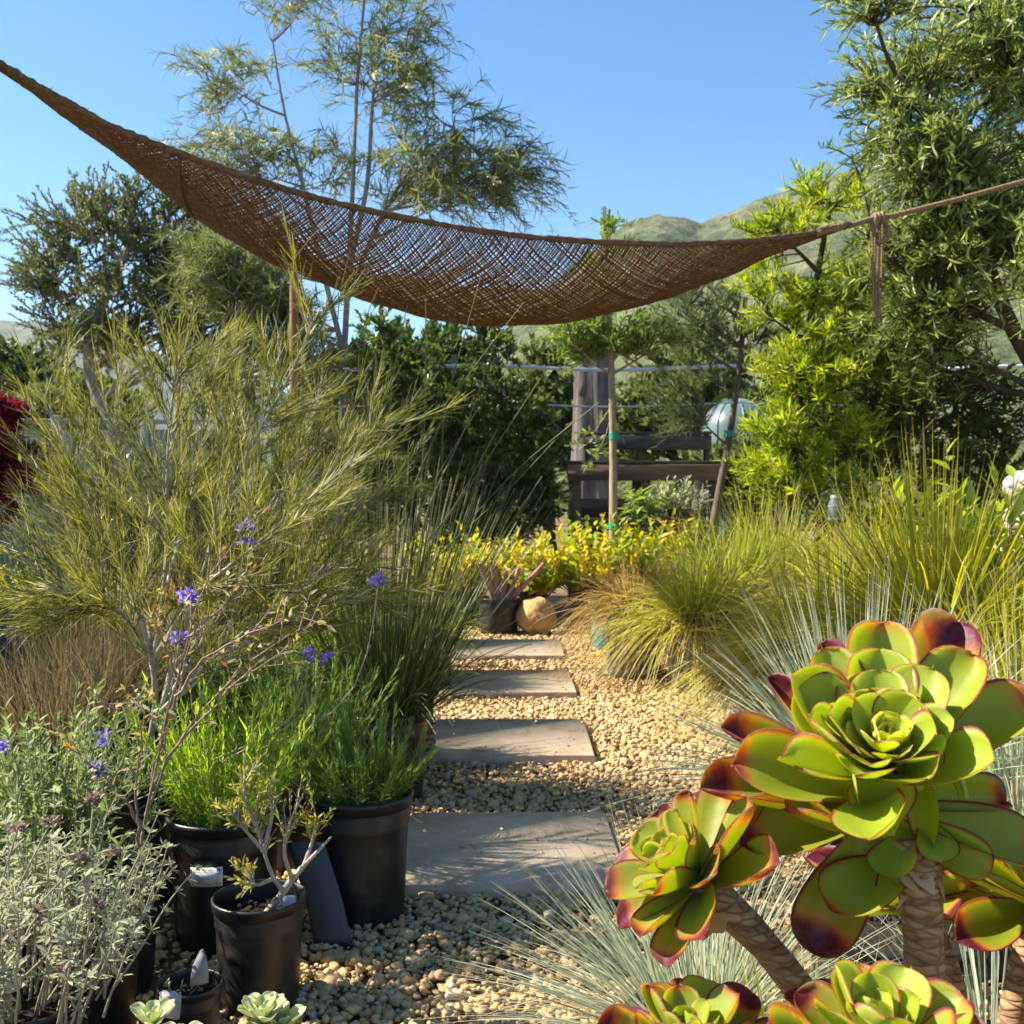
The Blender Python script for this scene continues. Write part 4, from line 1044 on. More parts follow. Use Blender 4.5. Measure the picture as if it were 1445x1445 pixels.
def flowerhead(g,rng,c,r,n=26):
    d=rdir(rng,n); d[:,2]=np.abs(d[:,2])*.9-.15
    g.inst(T_OB,np.array(c)+d*r*.25,d,rdir(rng,n),rng.uniform(.5,1.0,n)*r,rng.uniform(.3,.5,n)*r,rng.random(n))
def sage():
    c=P(70,HY,2.85); c[2]=0
    T=thing('purple_sage','bushy green sage at the left edge with purple flower whorls on tall stems','sage',c)
    pot(T,c[0],c[1],.16,.13,.30)
    rng=R(81)
    p,ln=curves(rng,(c[0],c[1],.26),120,.13,(.16,.40),1.15,-.1,M=6)
    p2,_=curves(rng,(c[0]+.12,c[1]-.25,.16),60,.1,(.15,.36),1.0,-.1,M=6); p=np.concatenate([p,p2]); n=len(p)
    g=G(); g.tubes(p,(.0028*(1-.6*np.linspace(0,1,6)))[None],4)
    fl=[((118,1150,2.8),(140,1100,2.75),(147,1045,2.75)),((215,1100,2.7),(245,960,2.65),(263,840,2.6)),((240,1050,2.7),(250,960,2.65),(256,897,2.65)),((0,1130,2.7),(0,1090,2.7),(-2,1055,2.7)),
        ((300,980,2.7),(335,850,2.65),(346,750,2.6)),((430,1010,2.8),(436,960,2.8),(434,922,2.8)),((450,1010,2.8),(458,960,2.8),(460,928,2.8)),((505,1000,2.9),(525,900,2.9),(535,815,2.9)),((120,1180,2.75),(150,1120,2.75),(140,1078,2.74))]
    F_=np.array([resamp([np.array([c[0]+rng.uniform(0,.25),c[1]+rng.uniform(-.1,.1),.28])]+[P(*q) for q in f],12) for f in fl]); g.tubes(F_,np.linspace(.0026,.0016,12)[None],5)
    obj('stems',g,MAT['greystem'],T)
    g=G(); leafy(g,rng,p,26,.2,1,(.022,.045),(.007,.012),T_LEAF,50,18,rnd=np.repeat(rng.random(n),26),upbias=.3); leafy(g,rng,F_[:, -6:],4,0,.7,(.015,.03),(.004,.008),T_LEAF,45,15); obj('foliage',g,MAT['sage'],T)
    g=G()
    for k,f in enumerate(fl):
        q=P(*f[2]); r=.020 if k in(5,6) else .027; g=G()
        for j in range(2): flowerhead(g,rng,q+rng.normal(0,.005,3)-[0,0,.018*j],r*(1-.15*j),30)
        obj('flower_head',g,MAT['purple'],T)
sage()
def grey_sage():
    defs=[('grey-leaved sage with dried brown flower heads in the lower left corner',30,2.0,91,105,(.12,.36)),
          ('grey-leaved sage in front of the labelled pot, with pale leaf whorls',112,2.25,92,46,(.08,.24))]
    for lab,px,Y,seed,n,L in defs:
        c=P(px,HY,Y); c[2]=0
        T=thing('grey_sage',lab,'sage',c,'grey-leaved sages at the lower left'); pot(T,c[0],c[1],.13,.11,.22)
        rng=R(seed); p,ln=curves(rng,(c[0],c[1],.19),n,.17 if seed==91 else .09,L,.75 if seed==91 else .6,-.05,M=8,wig=.018,lean=(-.05,0,0))
        g=G(); g.tubes(p,(.0030*(1-.55*np.linspace(0,1,8)))[None],5)
        hd=[(72,1160,2.05),(25,1170,2.0),(132,1130,2.1),(60,1285,1.95),(12,1325,1.9),(136,1278,2.0),(92,1370,1.9),(78,1335,1.92),(112,1215,2.05),(158,1205,2.1)] if seed==91 else []
        ST=[]
        for h in hd:
            q=P(*h); b=np.array([c[0]+rng.normal(0,.06),c[1]+rng.normal(0,.05),.2]); mid=(q+b)/2+rng.normal(0,.03,3); ST.append(resamp([b,mid,q],10))
        if ST: g.tubes(np.array(ST),np.linspace(.003,.0018,10)[None],5)
        obj('stems',g,MAT['greystem'],T)
        g=G(); nodes=np.tile([.45,.62,.78,.9,1.0],(n,1)); pos,tan=at(p,nodes)
        pos=pos.reshape(-1,3);tan=tan.reshape(-1,3); K=8
        P2=np.repeat(pos,K,0);Tn=np.repeat(tan,K,0); A=np.radians(rng.uniform(38,85,len(P2)))[:,None]; pr=perp(rng,Tn); d=nrm(Tn*np.cos(A)+pr*np.sin(A))
        g.inst(T_OB,P2,d,nrm(Tn*np.sin(A)-pr*np.cos(A)),rng.uniform(.012,.03,len(P2)),rng.uniform(.004,.008,len(P2)),rng.random(len(P2)))
        if ST: leafy(g,rng,np.array(ST),8,.2,.95,(.015,.03),(.004,.007),T_OB,55,15)
        obj('foliage',g,MAT['greysage'],T)
        if hd:
            for h in hd:
                g=G(); flowerhead(g,rng,P(*h),.019,46); obj('dried_flower',g,MAT['dryhead'],T)
grey_sage()
def woody():
    c=P(366,HY,2.42); c[2]=0
    T=thing('woody_shrub','little gnarled shrub with twisted pale trunk in a black pot at the gravel edge','shrub',c)
    pot(T,c[0],c[1],.106,.088,.25,soil=.80)
    rng=R(101)
    m=[[(371,1305,2.40),(378,1285,2.39),(395,1266,2.38),(412,1240,2.38),(430,1220,2.38),(455,1195,2.38),(468,1180,2.38)],
       [(400,1258,2.38),(385,1240,2.37),(372,1200,2.36),(362,1165,2.36),(355,1140,2.36)],
       [(412,1240,2.38),(400,1205,2.35),(405,1170,2.34),(418,1140,2.33)],
       [(385,1240,2.37),(362,1250,2.36),(352,1240,2.36)],
       [(372,1200,2.36),(345,1170,2.35),(330,1150,2.34)],
       [(372,1200,2.36),(385,1150,2.36),(380,1105,2.36)],
       [(362,1165,2.36),(345,1130,2.36),(345,1100,2.35)],
       [(430,1220,2.38),(440,1190,2.4),(448,1160,2.4)]]
    g=G()
    S=np.array([resamp([P(*q) for q in s],14) for s in m]); rr=np.array([np.linspace(.0115 if k==0 else .0055,.0022,14) for k in range(len(S))]); g.tubes(S,rr*(1+rng.uniform(-.12,.12,rr.shape)),7)
    k=P(386,1270,2.36); g.tubes(np.array([k+[.0,0,.0],k+[.012,0,.004],k+[.016,0,-.008],k+[.008,0,-.016]]),.003,6)
    t=rng.uniform(.45,1,(len(S)-1,12)); pos,tan=at(S[1:],t); pos=pos.reshape(-1,3);tan=tan.reshape(-1,3); d=nrm(tan+perp(rng,tan)*.8+[0,0,.4]); tt=np.linspace(0,1,4)
    q=pos[:,None,:]+d[:,None,:]*(tt[None,:,None]*rng.uniform(.025,.08,len(pos))[:,None,None]); g.tubes(q,(.0018*(1-.5*tt))[None],4)
    obj('trunk',g,MAT['pale_stem'],T)
    g=G(); leafy(g,rng,q,7,.2,1,(.014,.028),(.004,.008),T_OB,38,15); obj('leaves',g,MAT['woodyleaf'],T)
    # white plant marker
    g=G(); a=P(408,1272,2.44); g.box(a+[0,0,-.004],(.030,.0025,.034),bev=.001); g.box(a+[.003,0.001,-.045],(.008,.002,.06),bev=.0008)
    o=obj('plant_marker',g,MAT['white_plastic'],None,smooth=False); tag(o,'white plastic plant marker stuck in the pot of the gnarled shrub','plant marker')
woody()
def small_pots():
    for lab,px,Y,r,h,seed in(('small black pot with a pointed slate marker, left of the gnarled shrub',268,2.17,.066,.165,1),('smallest black pot low at the front with a square slate tag',243,1.93,.062,.15,2)):
        c=P(px,HY,Y); c[2]=0
        T=thing('small_pot',lab,'pot',c,'small black pots with slate markers'); pot(T,c[0],c[1],r,r*.82,h,soil=.8)
        rng=R(seed); g=G(); p,_=curves(rng,(c[0]-.02,c[1],h*.8),5,.02,(.03,.07),.9,.1,M=5); g.tubes(p,.0014,4); leafy(g,rng,p,6,.5,1,(.01,.018),(.003,.005),T_OB,60,15); obj('seedling',g,MAT['greysage'],T)
    # slate markers: rough flat stones
    def slate(lab,c,w,h,rot,point):
        g=G(); out=[(-.5,0),(-.42,.55),(-.1,.92),(.06,1.0),(.3,.78),(.46,.4),(.5,.02)] if point else [(-.5,.05),(-.46,.95),(.1,1.0),(.5,.88),(.48,.0)]
        n=len(out); V=[]
        for y in(-.5,.5):
            for a,b in out: V.append((a*w,y*.009,b*h))
            V.append((0,y*.013,h*.45))
        V=np.array(V); ca,sa=math.cos(rot),math.sin(rot); V=V@np.array([[ca,sa,0],[-sa,ca,0],[0,0,1]]); V[:,1]+=V[:,2]*.25
        f=[]
        for i in range(n):
            j=(i+1)%n; f+=[(n,i,j),(2*n+1,n+1+j,n+1+i),(i,n+1+i,n+1+j),(i,n+1+j,j)]
        g.add(V+np.asarray(c),np.array(f)); tag(obj('slate_marker',g,MAT['slate'],None,smooth=False),lab,'marker','slate plant markers')
    c=P(281,1385,2.13); slate('pointed grey slate marker standing in the small black pot',c-[0,0,.005],.036,.062,.35,True)
    c=P(238,1432,1.90); slate('square grey slate tag leaning in the smallest black pot',c-[0,0,.005],.042,.042,-.3,False)
small_pots()
def pale_succulents():
    for lab,px,py,Y,seed in(('pale green fleshy rosette at the bottom photo edge below the gnarled shrub',372,1432,1.62,5),('pale green fleshy rosette at the bottom edge beside the grey sage',214,1440,1.62,6)):
        q=P(px,py,Y); c=q*[1,1,0]
        T=thing('pale_succulent',lab,'succulent',c,'pale fleshy rosettes at the bottom edge'); pot(T,c[0],c[1],.075,.06,.17)
        rng=R(seed); p,_=curves(rng,(c[0],c[1],.13),3,.03,(q[2]-.16,q[2]-.13),.35,-.05,M=6); p[0,-1]=q; g=G(); g.tubes(p,.004,6); obj('stems',g,MAT['greystem'],T)
        g=G()
        for k in range(3):
            n=12; tip=p[k,-1]; ph=np.arange(n)*2.4+k; al=np.radians(np.linspace(15,75,n)); d=np.stack([np.sin(al)*np.cos(ph),np.sin(al)*np.sin(ph),np.cos(al)],-1)
            zn=np.stack([-np.cos(al)*np.cos(ph),-np.cos(al)*np.sin(ph),np.sin(al)],-1); L=np.linspace(.022,.052,n); g.inst(T_AEO,np.repeat(tip[None],n,0)-[0,0,.01],d,zn,L,L*.55,rng.random(n))
        obj('rosettes',g,MAT['pale_succ'],T)
pale_succulents()
def basket():
    c=P(572,HY,4.62); c[2]=0
    T=thing('wicker_basket','round basket of woven loose twigs beside the second paver','basket',c)
    rng=R(111); g=G(); n=60; th=np.linspace(0,2*pi,n)
    for k in range(17):
        z=.02+k*.021; r=.115+.018*math.sin(k*.35)+rng.normal(0,.006); ph=rng.uniform(0,6)
        q=np.stack([c[0]+(r+.006*np.sin(9*th+ph+pi*(k%2)))*np.cos(th),c[1]+(r+.006*np.sin(9*th+ph+pi*(k%2)))*np.sin(th),z+.012*np.sin(th+ph)],-1); g.tubes(q,.0055*rng.uniform(.8,1.2),6,rnd=rng.random())
    obj('weave',g,MAT['wicker'],T); g=G()
    for k in range(14):
        a=k/14*2*pi; q=np.array([[c[0]+.117*math.cos(a),c[1]+.117*math.sin(a),z] for z in(0,.18,.38+rng.uniform(0,.03))]); g.tubes(q,.006,6)
    obj('stake',g,MAT['wicker'],T)
    g=G(); s=G().lathe([(.11,.3),(.06,.31),(.001,.315)],(c[0],c[1],0),24); obj('soil',s,MAT['soil'],T)
    p,_=curves(rng,(c[0],c[1],.3),60,.08,(.12,.3),.8,.2,M=6); g.tubes(p,.002,4); leafy(g,rng,p,14,.2,1,(.03,.05),(.004,.007),T_LEAF,45,15); obj('foliage',g,MAT['lavender_dark'],T)
    # L-shaped wooden stake
    g=G(); g.tubes(np.array([P(568,1000,4.45)*[1,1,0],P(572,965,4.45),P(583,925,4.42),P(588,914,4.42)]),np.array([[.011,.011,.011,.012]]),6,cap=True); g.tubes(np.array([P(588,915,4.42),P(570,913,4.5),P(545,915,4.6)]),.007,6,cap=True)
    tag(obj('garden_stake',g,MAT['wicker']),'bent tan wooden stake standing behind the twig basket','stake')
basket()
def pot_light_patch():
    # added grey sheet standing in for the sunlit side of a pot
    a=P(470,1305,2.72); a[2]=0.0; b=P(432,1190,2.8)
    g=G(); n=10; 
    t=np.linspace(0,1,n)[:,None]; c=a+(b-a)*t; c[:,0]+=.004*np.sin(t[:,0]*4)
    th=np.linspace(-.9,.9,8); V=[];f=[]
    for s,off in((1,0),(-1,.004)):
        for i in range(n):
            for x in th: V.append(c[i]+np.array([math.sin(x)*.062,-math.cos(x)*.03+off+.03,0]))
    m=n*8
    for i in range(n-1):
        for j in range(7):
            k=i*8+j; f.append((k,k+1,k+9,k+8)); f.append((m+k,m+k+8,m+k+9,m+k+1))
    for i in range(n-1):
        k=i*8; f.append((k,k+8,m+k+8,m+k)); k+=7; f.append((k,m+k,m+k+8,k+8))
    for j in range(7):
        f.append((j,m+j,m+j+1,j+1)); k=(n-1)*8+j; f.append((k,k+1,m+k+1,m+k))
    g.add(np.array(V),np.array(f)); tag(obj('sunlit_pot_side',g,plastic('sunlit_pot_grey',(.045,.047,.052),.45)),'curved grey sheet standing in for the sunlit side of a pot, between the gnarled shrub and the tall black pot','sleeve')
pot_light_patch()

# ------------------------------------------------------------------ end of the path
def E(px,py,Y,rx,rz,w=None,ry=None):   # crown ellipsoid from its photo position and size at a distance
    c=P(px,py,Y); s=Y/F
    return (tuple(c),(rx*s,(ry if ry else max(rx,rz)*.8)*s,rz*s),w if w else rx*rz)
def bush(name,label,cat,px,Y,n,L,tilt,leaf,Lr,Wr,mat,seed,rb=.15,z=.02,per=16,droop=-.05,ang=55,potspec=None,group=None,stemr=.004,t0=.25,lean=(0,0,0),M=6,part='foliage',y2=0):
    c=P(px,HY,Y); c[2]=0
    T=thing(name,label,cat,c,group); 
    if potspec: pot(T,c[0],c[1],*potspec); z=potspec[2]*.85
    rng=R(seed); p,ln=curves(rng,(c[0],c[1],z),n,rb,L,tilt,droop,M=M,wig=.02,lean=lean)
    g=G(); g.tubes(p,(stemr*(1-.65*np.linspace(0,1,M)))[None],4); obj('stems',g,MAT['bark'],T)
    g=G(); leafy(g,rng,p,per,t0,1,Lr,Wr,leaf,ang,18,rnd=np.repeat(rng.random(n),per),upbias=.4); obj(part,g,MAT[mat],T); return T
yb='yellow-leaved bushes at the end of the path'
bush('yellow_bush','low yellow and green leafy bush right behind the round boulder','bush',745,9.75,110,(.25,.62),1.0,T_OV,(.05,.10),(.03,.055),'yellowleaf',121,.2,per=15,potspec=(.18,.15,.3,'blackpot'),group=yb)
bush('yellow_bush','bright yellow leafy bush below the slim tree trunk with the tan bark','bush',838,9.8,130,(.3,.72),1.0,T_OV,(.05,.11),(.03,.06),'yellowleaf',122,.22,per=15,potspec=(.18,.15,.32,'blackpot'),group=yb)
bush('yellow_bush','yellow leafy bush merging into the golden grass mound at its right','bush',905,9.9,110,(.3,.75),.9,T_OV,(.05,.11),(.03,.055),'yellowleaf',123,.2,per=15,potspec=(.18,.15,.32,'blackpot'),group=yb)
bush('yellow_bush','orange-yellow leafy bush behind the reeds, left of the pot of red stalks','bush',648,9.9,110,(.3,.62),1.0,T_OV,(.05,.10),(.025,.045),'yellowleaf',124,.22,per=15,potspec=(.18,.15,.3,'blackpot'),group=yb)
def red_stalks():
    c=P(704,HY,9.15); c[2]=0
    T=thing('stalk_pot','black pot of short thick red-brown cut stalks left of the boulder','potted plant',c)
    pot(T,c[0],c[1],.19,.16,.31)
    g=G()
    for a,b in(((697,848),(676,795)),((705,848),(692,792)),((715,848),(733,800)),((718,848),(768,795)),((708,848),(715,805)),((700,848),(688,815))):
        g.tubes(resamp([P(*a,9.15),(P(*a,9.15)+P(*b,9.15))/2+[.005,0,0],P(*b,9.12)],6),np.linspace(.026,.018,6)[None],8,cap=True)
    obj('stalks',g,MAT['redstalk'],T)
    g=G(); q=P(757,872,9.1); g.blob((q[0],9.1,.15),(.175,.16,.165),4,.10,1.3,4,flat=.9)
    tag(obj('boulder',g,MAT['boulder']),'round tan boulder at the end of the gravel path','boulder')
red_stalks()
def bench():
    Y=11.3; x0=P(800,0,Y)[0]; x1=P(1020,0,Y)[0]; w=x1-x0; xm=(x0+x1)/2; zt=P(0,650,Y)[2]
    T=thing('potting_bench','dark weathered timber pallet bench with slatted front at the back of the garden','bench',(xm,Y,0))
    for k,x in enumerate((x0+.10,xm,x1-.10)):
        for y in (Y,Y+.75): obj('leg',G().box((x,y,zt/2-.09),(.10,.09,zt-.18),bev=.006),MAT['wood_grey'],T,smooth=False)
    obj('front_beam',G().box((xm,Y-.07,zt-.13),(w,.045,.17),bev=.005),MAT['wood_brown'],T,smooth=False)
    g=G()
    for k in range(6): g.box((xm+.01*((k*7)%3-1),Y+.0+.155*k,zt-.018),(w+.06,.14,.03),bev=.004,rot=.004*((k*5)%3-1))
    obj('top',g,MAT['wood_grey'],T,smooth=False)
    bx0=P(824,0,Y+.85)[0]; bx1=P(1004,0,Y+.85)[0]
    g=G(); g.box(((bx0+bx1)/2,Y+.85,zt+.235),(bx1-bx0,.03,.165),bev=.004); g.box(((bx0+bx1)/2,Y+.86,zt+.345),(bx1-bx0,.05,.03),bev=.004)
    obj('back_board',g,MAT['wood_grey'],T,smooth=False)
    for x in(bx0+.05,(bx0+bx1)/2-.1,bx1-.05): obj('upright',G().box((x,Y+.905,zt+.17),(.07,.05,.40),bev=.004),MAT['wood_grey'],T,smooth=False)
    g=G()
    for k in range(5): g.box((x0+.6,Y-.03,.16+.225*k),(1.0,.022,.20),bev=.004)
    obj('slat_front',g,MAT['wood_grey'],T,smooth=False)
    obj('side_board',G().box((P(985,0,Y)[0],Y-.10,.68),(.13,.025,1.36),bev=.004,rot=.03),MAT['wood_grey'],T,smooth=False)
    # nursery crate under the bench
    g=G(); cx=P(850,0,Y+.4)[0]
bench()
bush('bench_plant','small grey-green bushy plant in front of the timber bench top','bush',955,10.9,60,(.2,.5),.9,T_OB,(.05,.09),(.018,.03),'greysage',131,.06,z=.02,per=16,potspec=(.16,.13,1.05,'blackpot'))
bush('drooping_plant','plant with drooping yellow-green strap leaves in front of the bench slats','plant',915,10.6,26,(.35,.55),.5,T_LEAF,(.16,.26),(.03,.05),'sapling',132,.04,per=5,potspec=(.14,.12,.8,'blackpot'),ang=95,t0=.7)
bush('drooping_plant','plant with drooping rusty brown strap leaves in front of the bench','plant',958,10.4,22,(.3,.45),.4,T_LEAF,(.14,.24),(.03,.05),'browngrass',133,.04,per=5,potspec=(.14,.12,.62,'blackpot'),ang=100,t0=.7)

# ------------------------------------------------------------------ slim trees in the middle
def ties(spots):
    def f(T,tw,rng):
        for x,y,Y,r in spots:
            g=G(); q=P(x,y,Y); g.tubes(np.array([q-[0,0,.03],q,q+[0,0,.03]]),r,12); g.tubes(np.array([q+[r,-.01,0],q+[r+.04,-.02,-.01],q+[r+.05,-.02,-.07]]),.006,5)
            obj('tie',g,MAT['green_tape'],T)
    return f
def PP(*l): return [P(*q) for q in l]
def grd(px,Y): q=P(px,HY,Y); q[2]=0; return q
tree('young_tree','slim young tree with tan bark and a leafy top just under the burlap sail','tree',[[grd(866,10.0)]+PP((865,740,10),(866,650,10),(864,560,10),(862,490,10),(858,420,10),(852,310,10))],
     [E(845,470,10,62,38),E(900,480,10.1,50,30),E(820,500,10,40,28),E(852,312,10,18,26,300),E(855,400,10,40,60,500),E(815,640,10.2,25,35,300)],78,13,T_OB,(.06,.11),(.016,.026),MAT['sapling'],MAT['tanbark'],141,twig=.22,primary=8,r0=.045,extra=ties([(866,616,10,.045),(866,742,10,.05)]),droop=.1,rtop=.45)
tree('young_tree','leaning slim tree with dark needle foliage, tied with green tape beside the bench','tree',[[grd(985,10.4)]+PP((1012,710,10.4),(1026,640,10.4),(1038,560,10.4),(1046,505,10.4),(1052,420,10.4))],
     [E(1030,450,10.4,75,45),E(965,460,10.4,50,40),E(1060,490,10.4,40,45),E(960,590,10.5,55,32),E(985,555,10.5,50,40),E(1000,420,10.4,60,25)],80,26,T_NEED,(.05,.10),(.006,.010),MAT['olive'],MAT['bark'],142,twig=.32,primary=10,r0=.05,extra=ties([(1029,612,10.4,.055)]),droop=.05,rtop=.45)
tree('yellow_green_tree','slender tree with bright yellow-green narrow leaves in airy tufts, below the rope','tree',[[grd(1112,8.6)]+PP((1115,700,8.6),(1120,620,8.6),(1125,560,8.6),(1140,480,8.6),(1152,400,8.6),(1162,330,8.6),(1172,290,8.6))],
     [E(1170,283,8.6,55,30),E(1100,328,8.6,55,22),E(1082,395,8.6,30,30),E(1110,440,8.6,45,40),E(1190,470,8.6,70,60),E(1150,530,8.6,80,45),E(1250,510,8.8,60,40),E(1100,590,8.5,45,50),E(1090,660,8.5,45,30),E(1130,680,8.5,50,30),E(1240,440,8.7,50,50),E(1200,400,8.7,50,40),E(1180,620,8.6,60,50)],270,19,T_LEAF,(.05,.14),(.009,.020),MAT['bright'],MAT['darkbark'],143,twig=.22,primary=14,r0=.06,droop=.15,rtop=.3,zup=.7)
def stakes():
    g=G(); q=P(1119,420,8.9); g.tubes(np.array([q*[1,1,0],q*[1,1,.5],q]),.018,8,cap=True)
    tag(obj('tree_stake',g,MAT['tanbark']),'pale wooden tree stake showing through the yellow-green tree','stake')
stakes()
tree('large_tree','large dense tree with narrow glossy leaves filling the upper right corner','tree',[[grd(1500,8.2)]+PP((1490,650,8.2),(1480,480,8.1),(1470,330,8.0),(1460,150,8.0),(1450,0,8.0)),PP((1485,560,8.2),(1420,450,8.0),(1380,330,7.9),(1350,200,7.8)),PP((1480,480,8.1),(1560,350,8.3),(1620,200,8.4))],
     [E(1400,120,7.9,85,85),E(1340,225,7.6,105,75),E(1330,380,7.8,95,85),E(1420,330,7.4,110,110),E(1310,100,7.7,50,75,3500),E(1440,40,8,80,80),E(1330,20,7.8,70,35,2500),E(1230,15,7.2,40,20,900),E(1225,130,7.6,26,22,600),E(1240,235,7.7,32,32,800),E(1590,200,8.2,140,220),E(1500,-100,8.2,170,90),E(1290,450,8.2,90,60)]+[E(1265,180,7.6,45,55,1300),E(1250,330,7.7,45,55,1300)],820,18,T_LEAF,(.05,.13),(.011,.023),MAT['bigtree'],MAT['darkbark'],144,twig=.42,primary=26,r0=.10,droop=.35,rtop=.3,zup=.5,noisegap=.24)
tree('hedge_shrub','dark dense evergreen shrub below the large tree, behind the strappy grass','shrub',[[grd(1300,9.0)]+PP((1300,690,9),(1305,620,9),(1300,540,9))],
     [E(1300,570,9,120,75),E(1400,600,9,80,80),E(1215,610,9,60,80),E(1340,660,9,130,60),E(1220,700,9.2,80,60)],190,22,T_OV,(.04,.075),(.016,.03),MAT['hedge'],MAT['darkbark'],145,twig=.25,primary=12,r0=.06)
bush('broad_leaf_plant','plant with broad yellow-green leaves at the right edge above the strappy grass','plant',1405,5.3,70,(.55,1.02),.5,T_OV,(.09,.15),(.035,.055),'broad',146,.12,per=11,potspec=(.18,.15,.36,'blackpot'),t0=.4,stemr=.006)
def rocks():
    g=G(); q=P(1432,640,5.9)
    T=thing('stone_cairn','stack of pale pinkish boulders at the right photo edge behind the broad leaves','boulders',(q[0]+.1,5.9,0))
    for k,(x,z,r) in enumerate(((.14,.28,.36),(.08,.76,.27),(.16,1.05,.18),(.08,1.22,.12),(.20,1.33,.11))):
        obj('boulder',G().blob((q[0]+x,5.9,z),(r*1.15,r,r*.8),4,.12,1.4,k+20),MAT['boulder_pale'],T)
MAT['boulder_pale']=simple('pale_pink_boulder',(.36,.29,.25),(.52,.44,.39),7,.85,.2,.6,22,.02)
rocks()
def jar():
    T=thing('garden_lantern','dark glass jar lantern with metal bands behind the golden grass','lantern',grd(1180,7.6))
    c=grd(1180,7.6); z=P(0,738,7.6)[2]
    obj('post',G().tubes(np.array([c,c+[0,0,z*.5],c+[0,0,z]]),.02,8,cap=True),MAT['wood_post'],T)
    obj('jar',G().lathe([(.001,z),(.05,z),(.058,z+.03),(.058,z+.13),(.04,z+.17),(.04,z+.2),(.001,z+.205)],c*[1,1,0],24),MAT['greypot'],T)
    g=G()
    for zz in(.03,.12,.18): g.lathe([(.040 if zz>.15 else .057,z+zz-.005),(.045 if zz>.15 else .062,z+zz),(.040 if zz>.15 else .057,z+zz+.005)],c*[1,1,0],24)
    obj('band',g,MAT['tealpot' if False else 'slate'],T)
jar()
# ------------------------------------------------------------------ dark shrubs behind the reeds
sg='dark broad-leaved shrubs behind the reeds'
tree('dark_shrub','tall dark glossy shrub under the low middle of the sail, behind the reeds','shrub',[[grd(580,11.4)]+PP((585,690,11.4),(590,600,11.4),(590,500,11.4))],[E(570,540,11.4,85,90),E(600,650,11.4,85,90),E(545,480,11.4,55,50),E(560,720,11.4,80,60)],170,20,T_OV,(.05,.09),(.022,.038),MAT['darkleaf'],MAT['darkbark'],151,twig=.25,primary=12,r0=.05,group=sg)
tree('dark_shrub','dark shrub with a ragged top, left of the timber bench','shrub',[[grd(715,11.6)]+PP((715,690,11.6),(710,600,11.6),(705,520,11.6))],[E(695,540,11.6,55,80),E(725,620,11.6,55,70),E(710,690,11.6,80,60),E(745,700,11.6,50,50),E(690,480,11.6,40,35)],160,20,T_OV,(.05,.09),(.022,.036),MAT['darkleaf'],MAT['darkbark'],152,twig=.25,primary=12,r0=.05,group=sg)
tree('dark_shrub','dark shrub with light-edged leaves low between the reeds and the stalk pot','shrub',[[grd(655,10.9)]+PP((655,760,10.9),(650,700,10.9),(650,640,10.9))],[E(650,680,10.9,75,60),E(680,740,10.9,60,40),E(620,740,10.9,60,40),E(640,590,11,60,60)],110,18,T_OV,(.05,.085),(.024,.036),MAT['hedge'],MAT['darkbark'],153,twig=.22,primary=9,r0=.045,group=sg)
bush('orange_flowered_shrub','shrub with orange-yellow flower clusters under the left part of the sail','shrub',478,11.9,34,(1.5,2.9),.28,T_OV,(.03,.06),(.02,.035),'orange',154,.12,per=16,t0=.72,stemr=.008,lean=(.03,0,0))
bush('leafy_shrub','dark green leafy shrub behind the airy needle bush, in front of the fence','shrub',215,7.2,90,(.7,1.5),.45,T_OV,(.05,.085),(.02,.034),'darkleaf',155,.2,per=20,t0=.2,stemr=.006)
bush('leafy_shrub','dark green leafy shrub between the airy needle bush and the slim brown post','shrub',345,7.0,90,(.7,1.55),.45,T_OV,(.05,.085),(.02,.034),'hedge',156,.2,per=20,t0=.2,stemr=.006)
# ------------------------------------------------------------------ trees at the back left
tree('oak_tree','small-leaved grey-green tree with a bent grey trunk at the left','tree',[[grd(215,12)]+PP((200,660,12),(160,600,12),(135,560,12),(118,530,12),(112,490,12),(122,460,12),(140,435,12),(165,390,12),(190,330,12))],
     [E(130,330,12,75,60),E(215,310,12,85,60),E(90,385,12,55,40),E(180,420,12,110,75),E(280,430,12,75,90),E(250,350,12,70,60),E(60,350,12,35,40,700),E(300,500,12,60,50),E(60,400,12,45,18,700),E(100,455,12,50,25,900),E(30,330,12,25,25,300),E(160,490,12,85,40,3500),E(235,500,12,70,50,3500),E(250,270,12,60,30,1800)],420,28,T_DIA,(.035,.065),(.018,.03),MAT['oakleaf'],MAT['greybark'],161,twig=.42,primary=22,r0=.09,noisegap=.32,droop=.1,rtop=.4)
tree('wispy_tree','tall open tree with drooping fine needle foliage rising above the sail','tree',[[grd(475,13)]+PP((480,650,13),(485,500,13),(492,380,13),(498,280,13),(500,180,13),(505,80,13),(515,-10,13)),PP((485,500,13),(455,380,13),(430,270,13),(400,160,13),(385,60,13)),PP((490,420,13),(540,300,13),(590,220,13),(640,180,13)),PP((492,380,13),(520,260,13),(525,140,13),(540,40,13))],
     [E(390,230,13,105,50,2600),E(330,120,13,60,42,900),E(330,230,13,70,30,1000),E(600,250,13,100,42,3200),E(690,250,13,60,40,1200),E(640,175,13,55,40,900),E(500,100,13,60,70,1600),E(570,50,13,40,50,1000),E(420,20,13,60,28,900),E(560,130,13,60,50,1000),E(500,-40,13,100,40,1200),E(340,350,13,70,70,4200),E(400,420,13,50,60,1500),E(620,285,13,85,28,2200),E(700,255,13,50,30,900)],500,16,T_NEEDC,(.13,.24),(.012,.018),MAT['wispy'],MAT['greybark'],162,twig=.75,tk=2,primary=34,r0=.052,droop=.55,rtop=.3,spread=.8,out=.9,zup=.0,
     extra=lambda T,tw,rng:(lambda g:(leafy(g,rng,tw[rng.choice(len(tw),46,replace=False)],14,.8,1.0,(.05,.09),(.02,.03),T_OB,40,15),obj('blossom',g,MAT['cream'],T)))(G()))
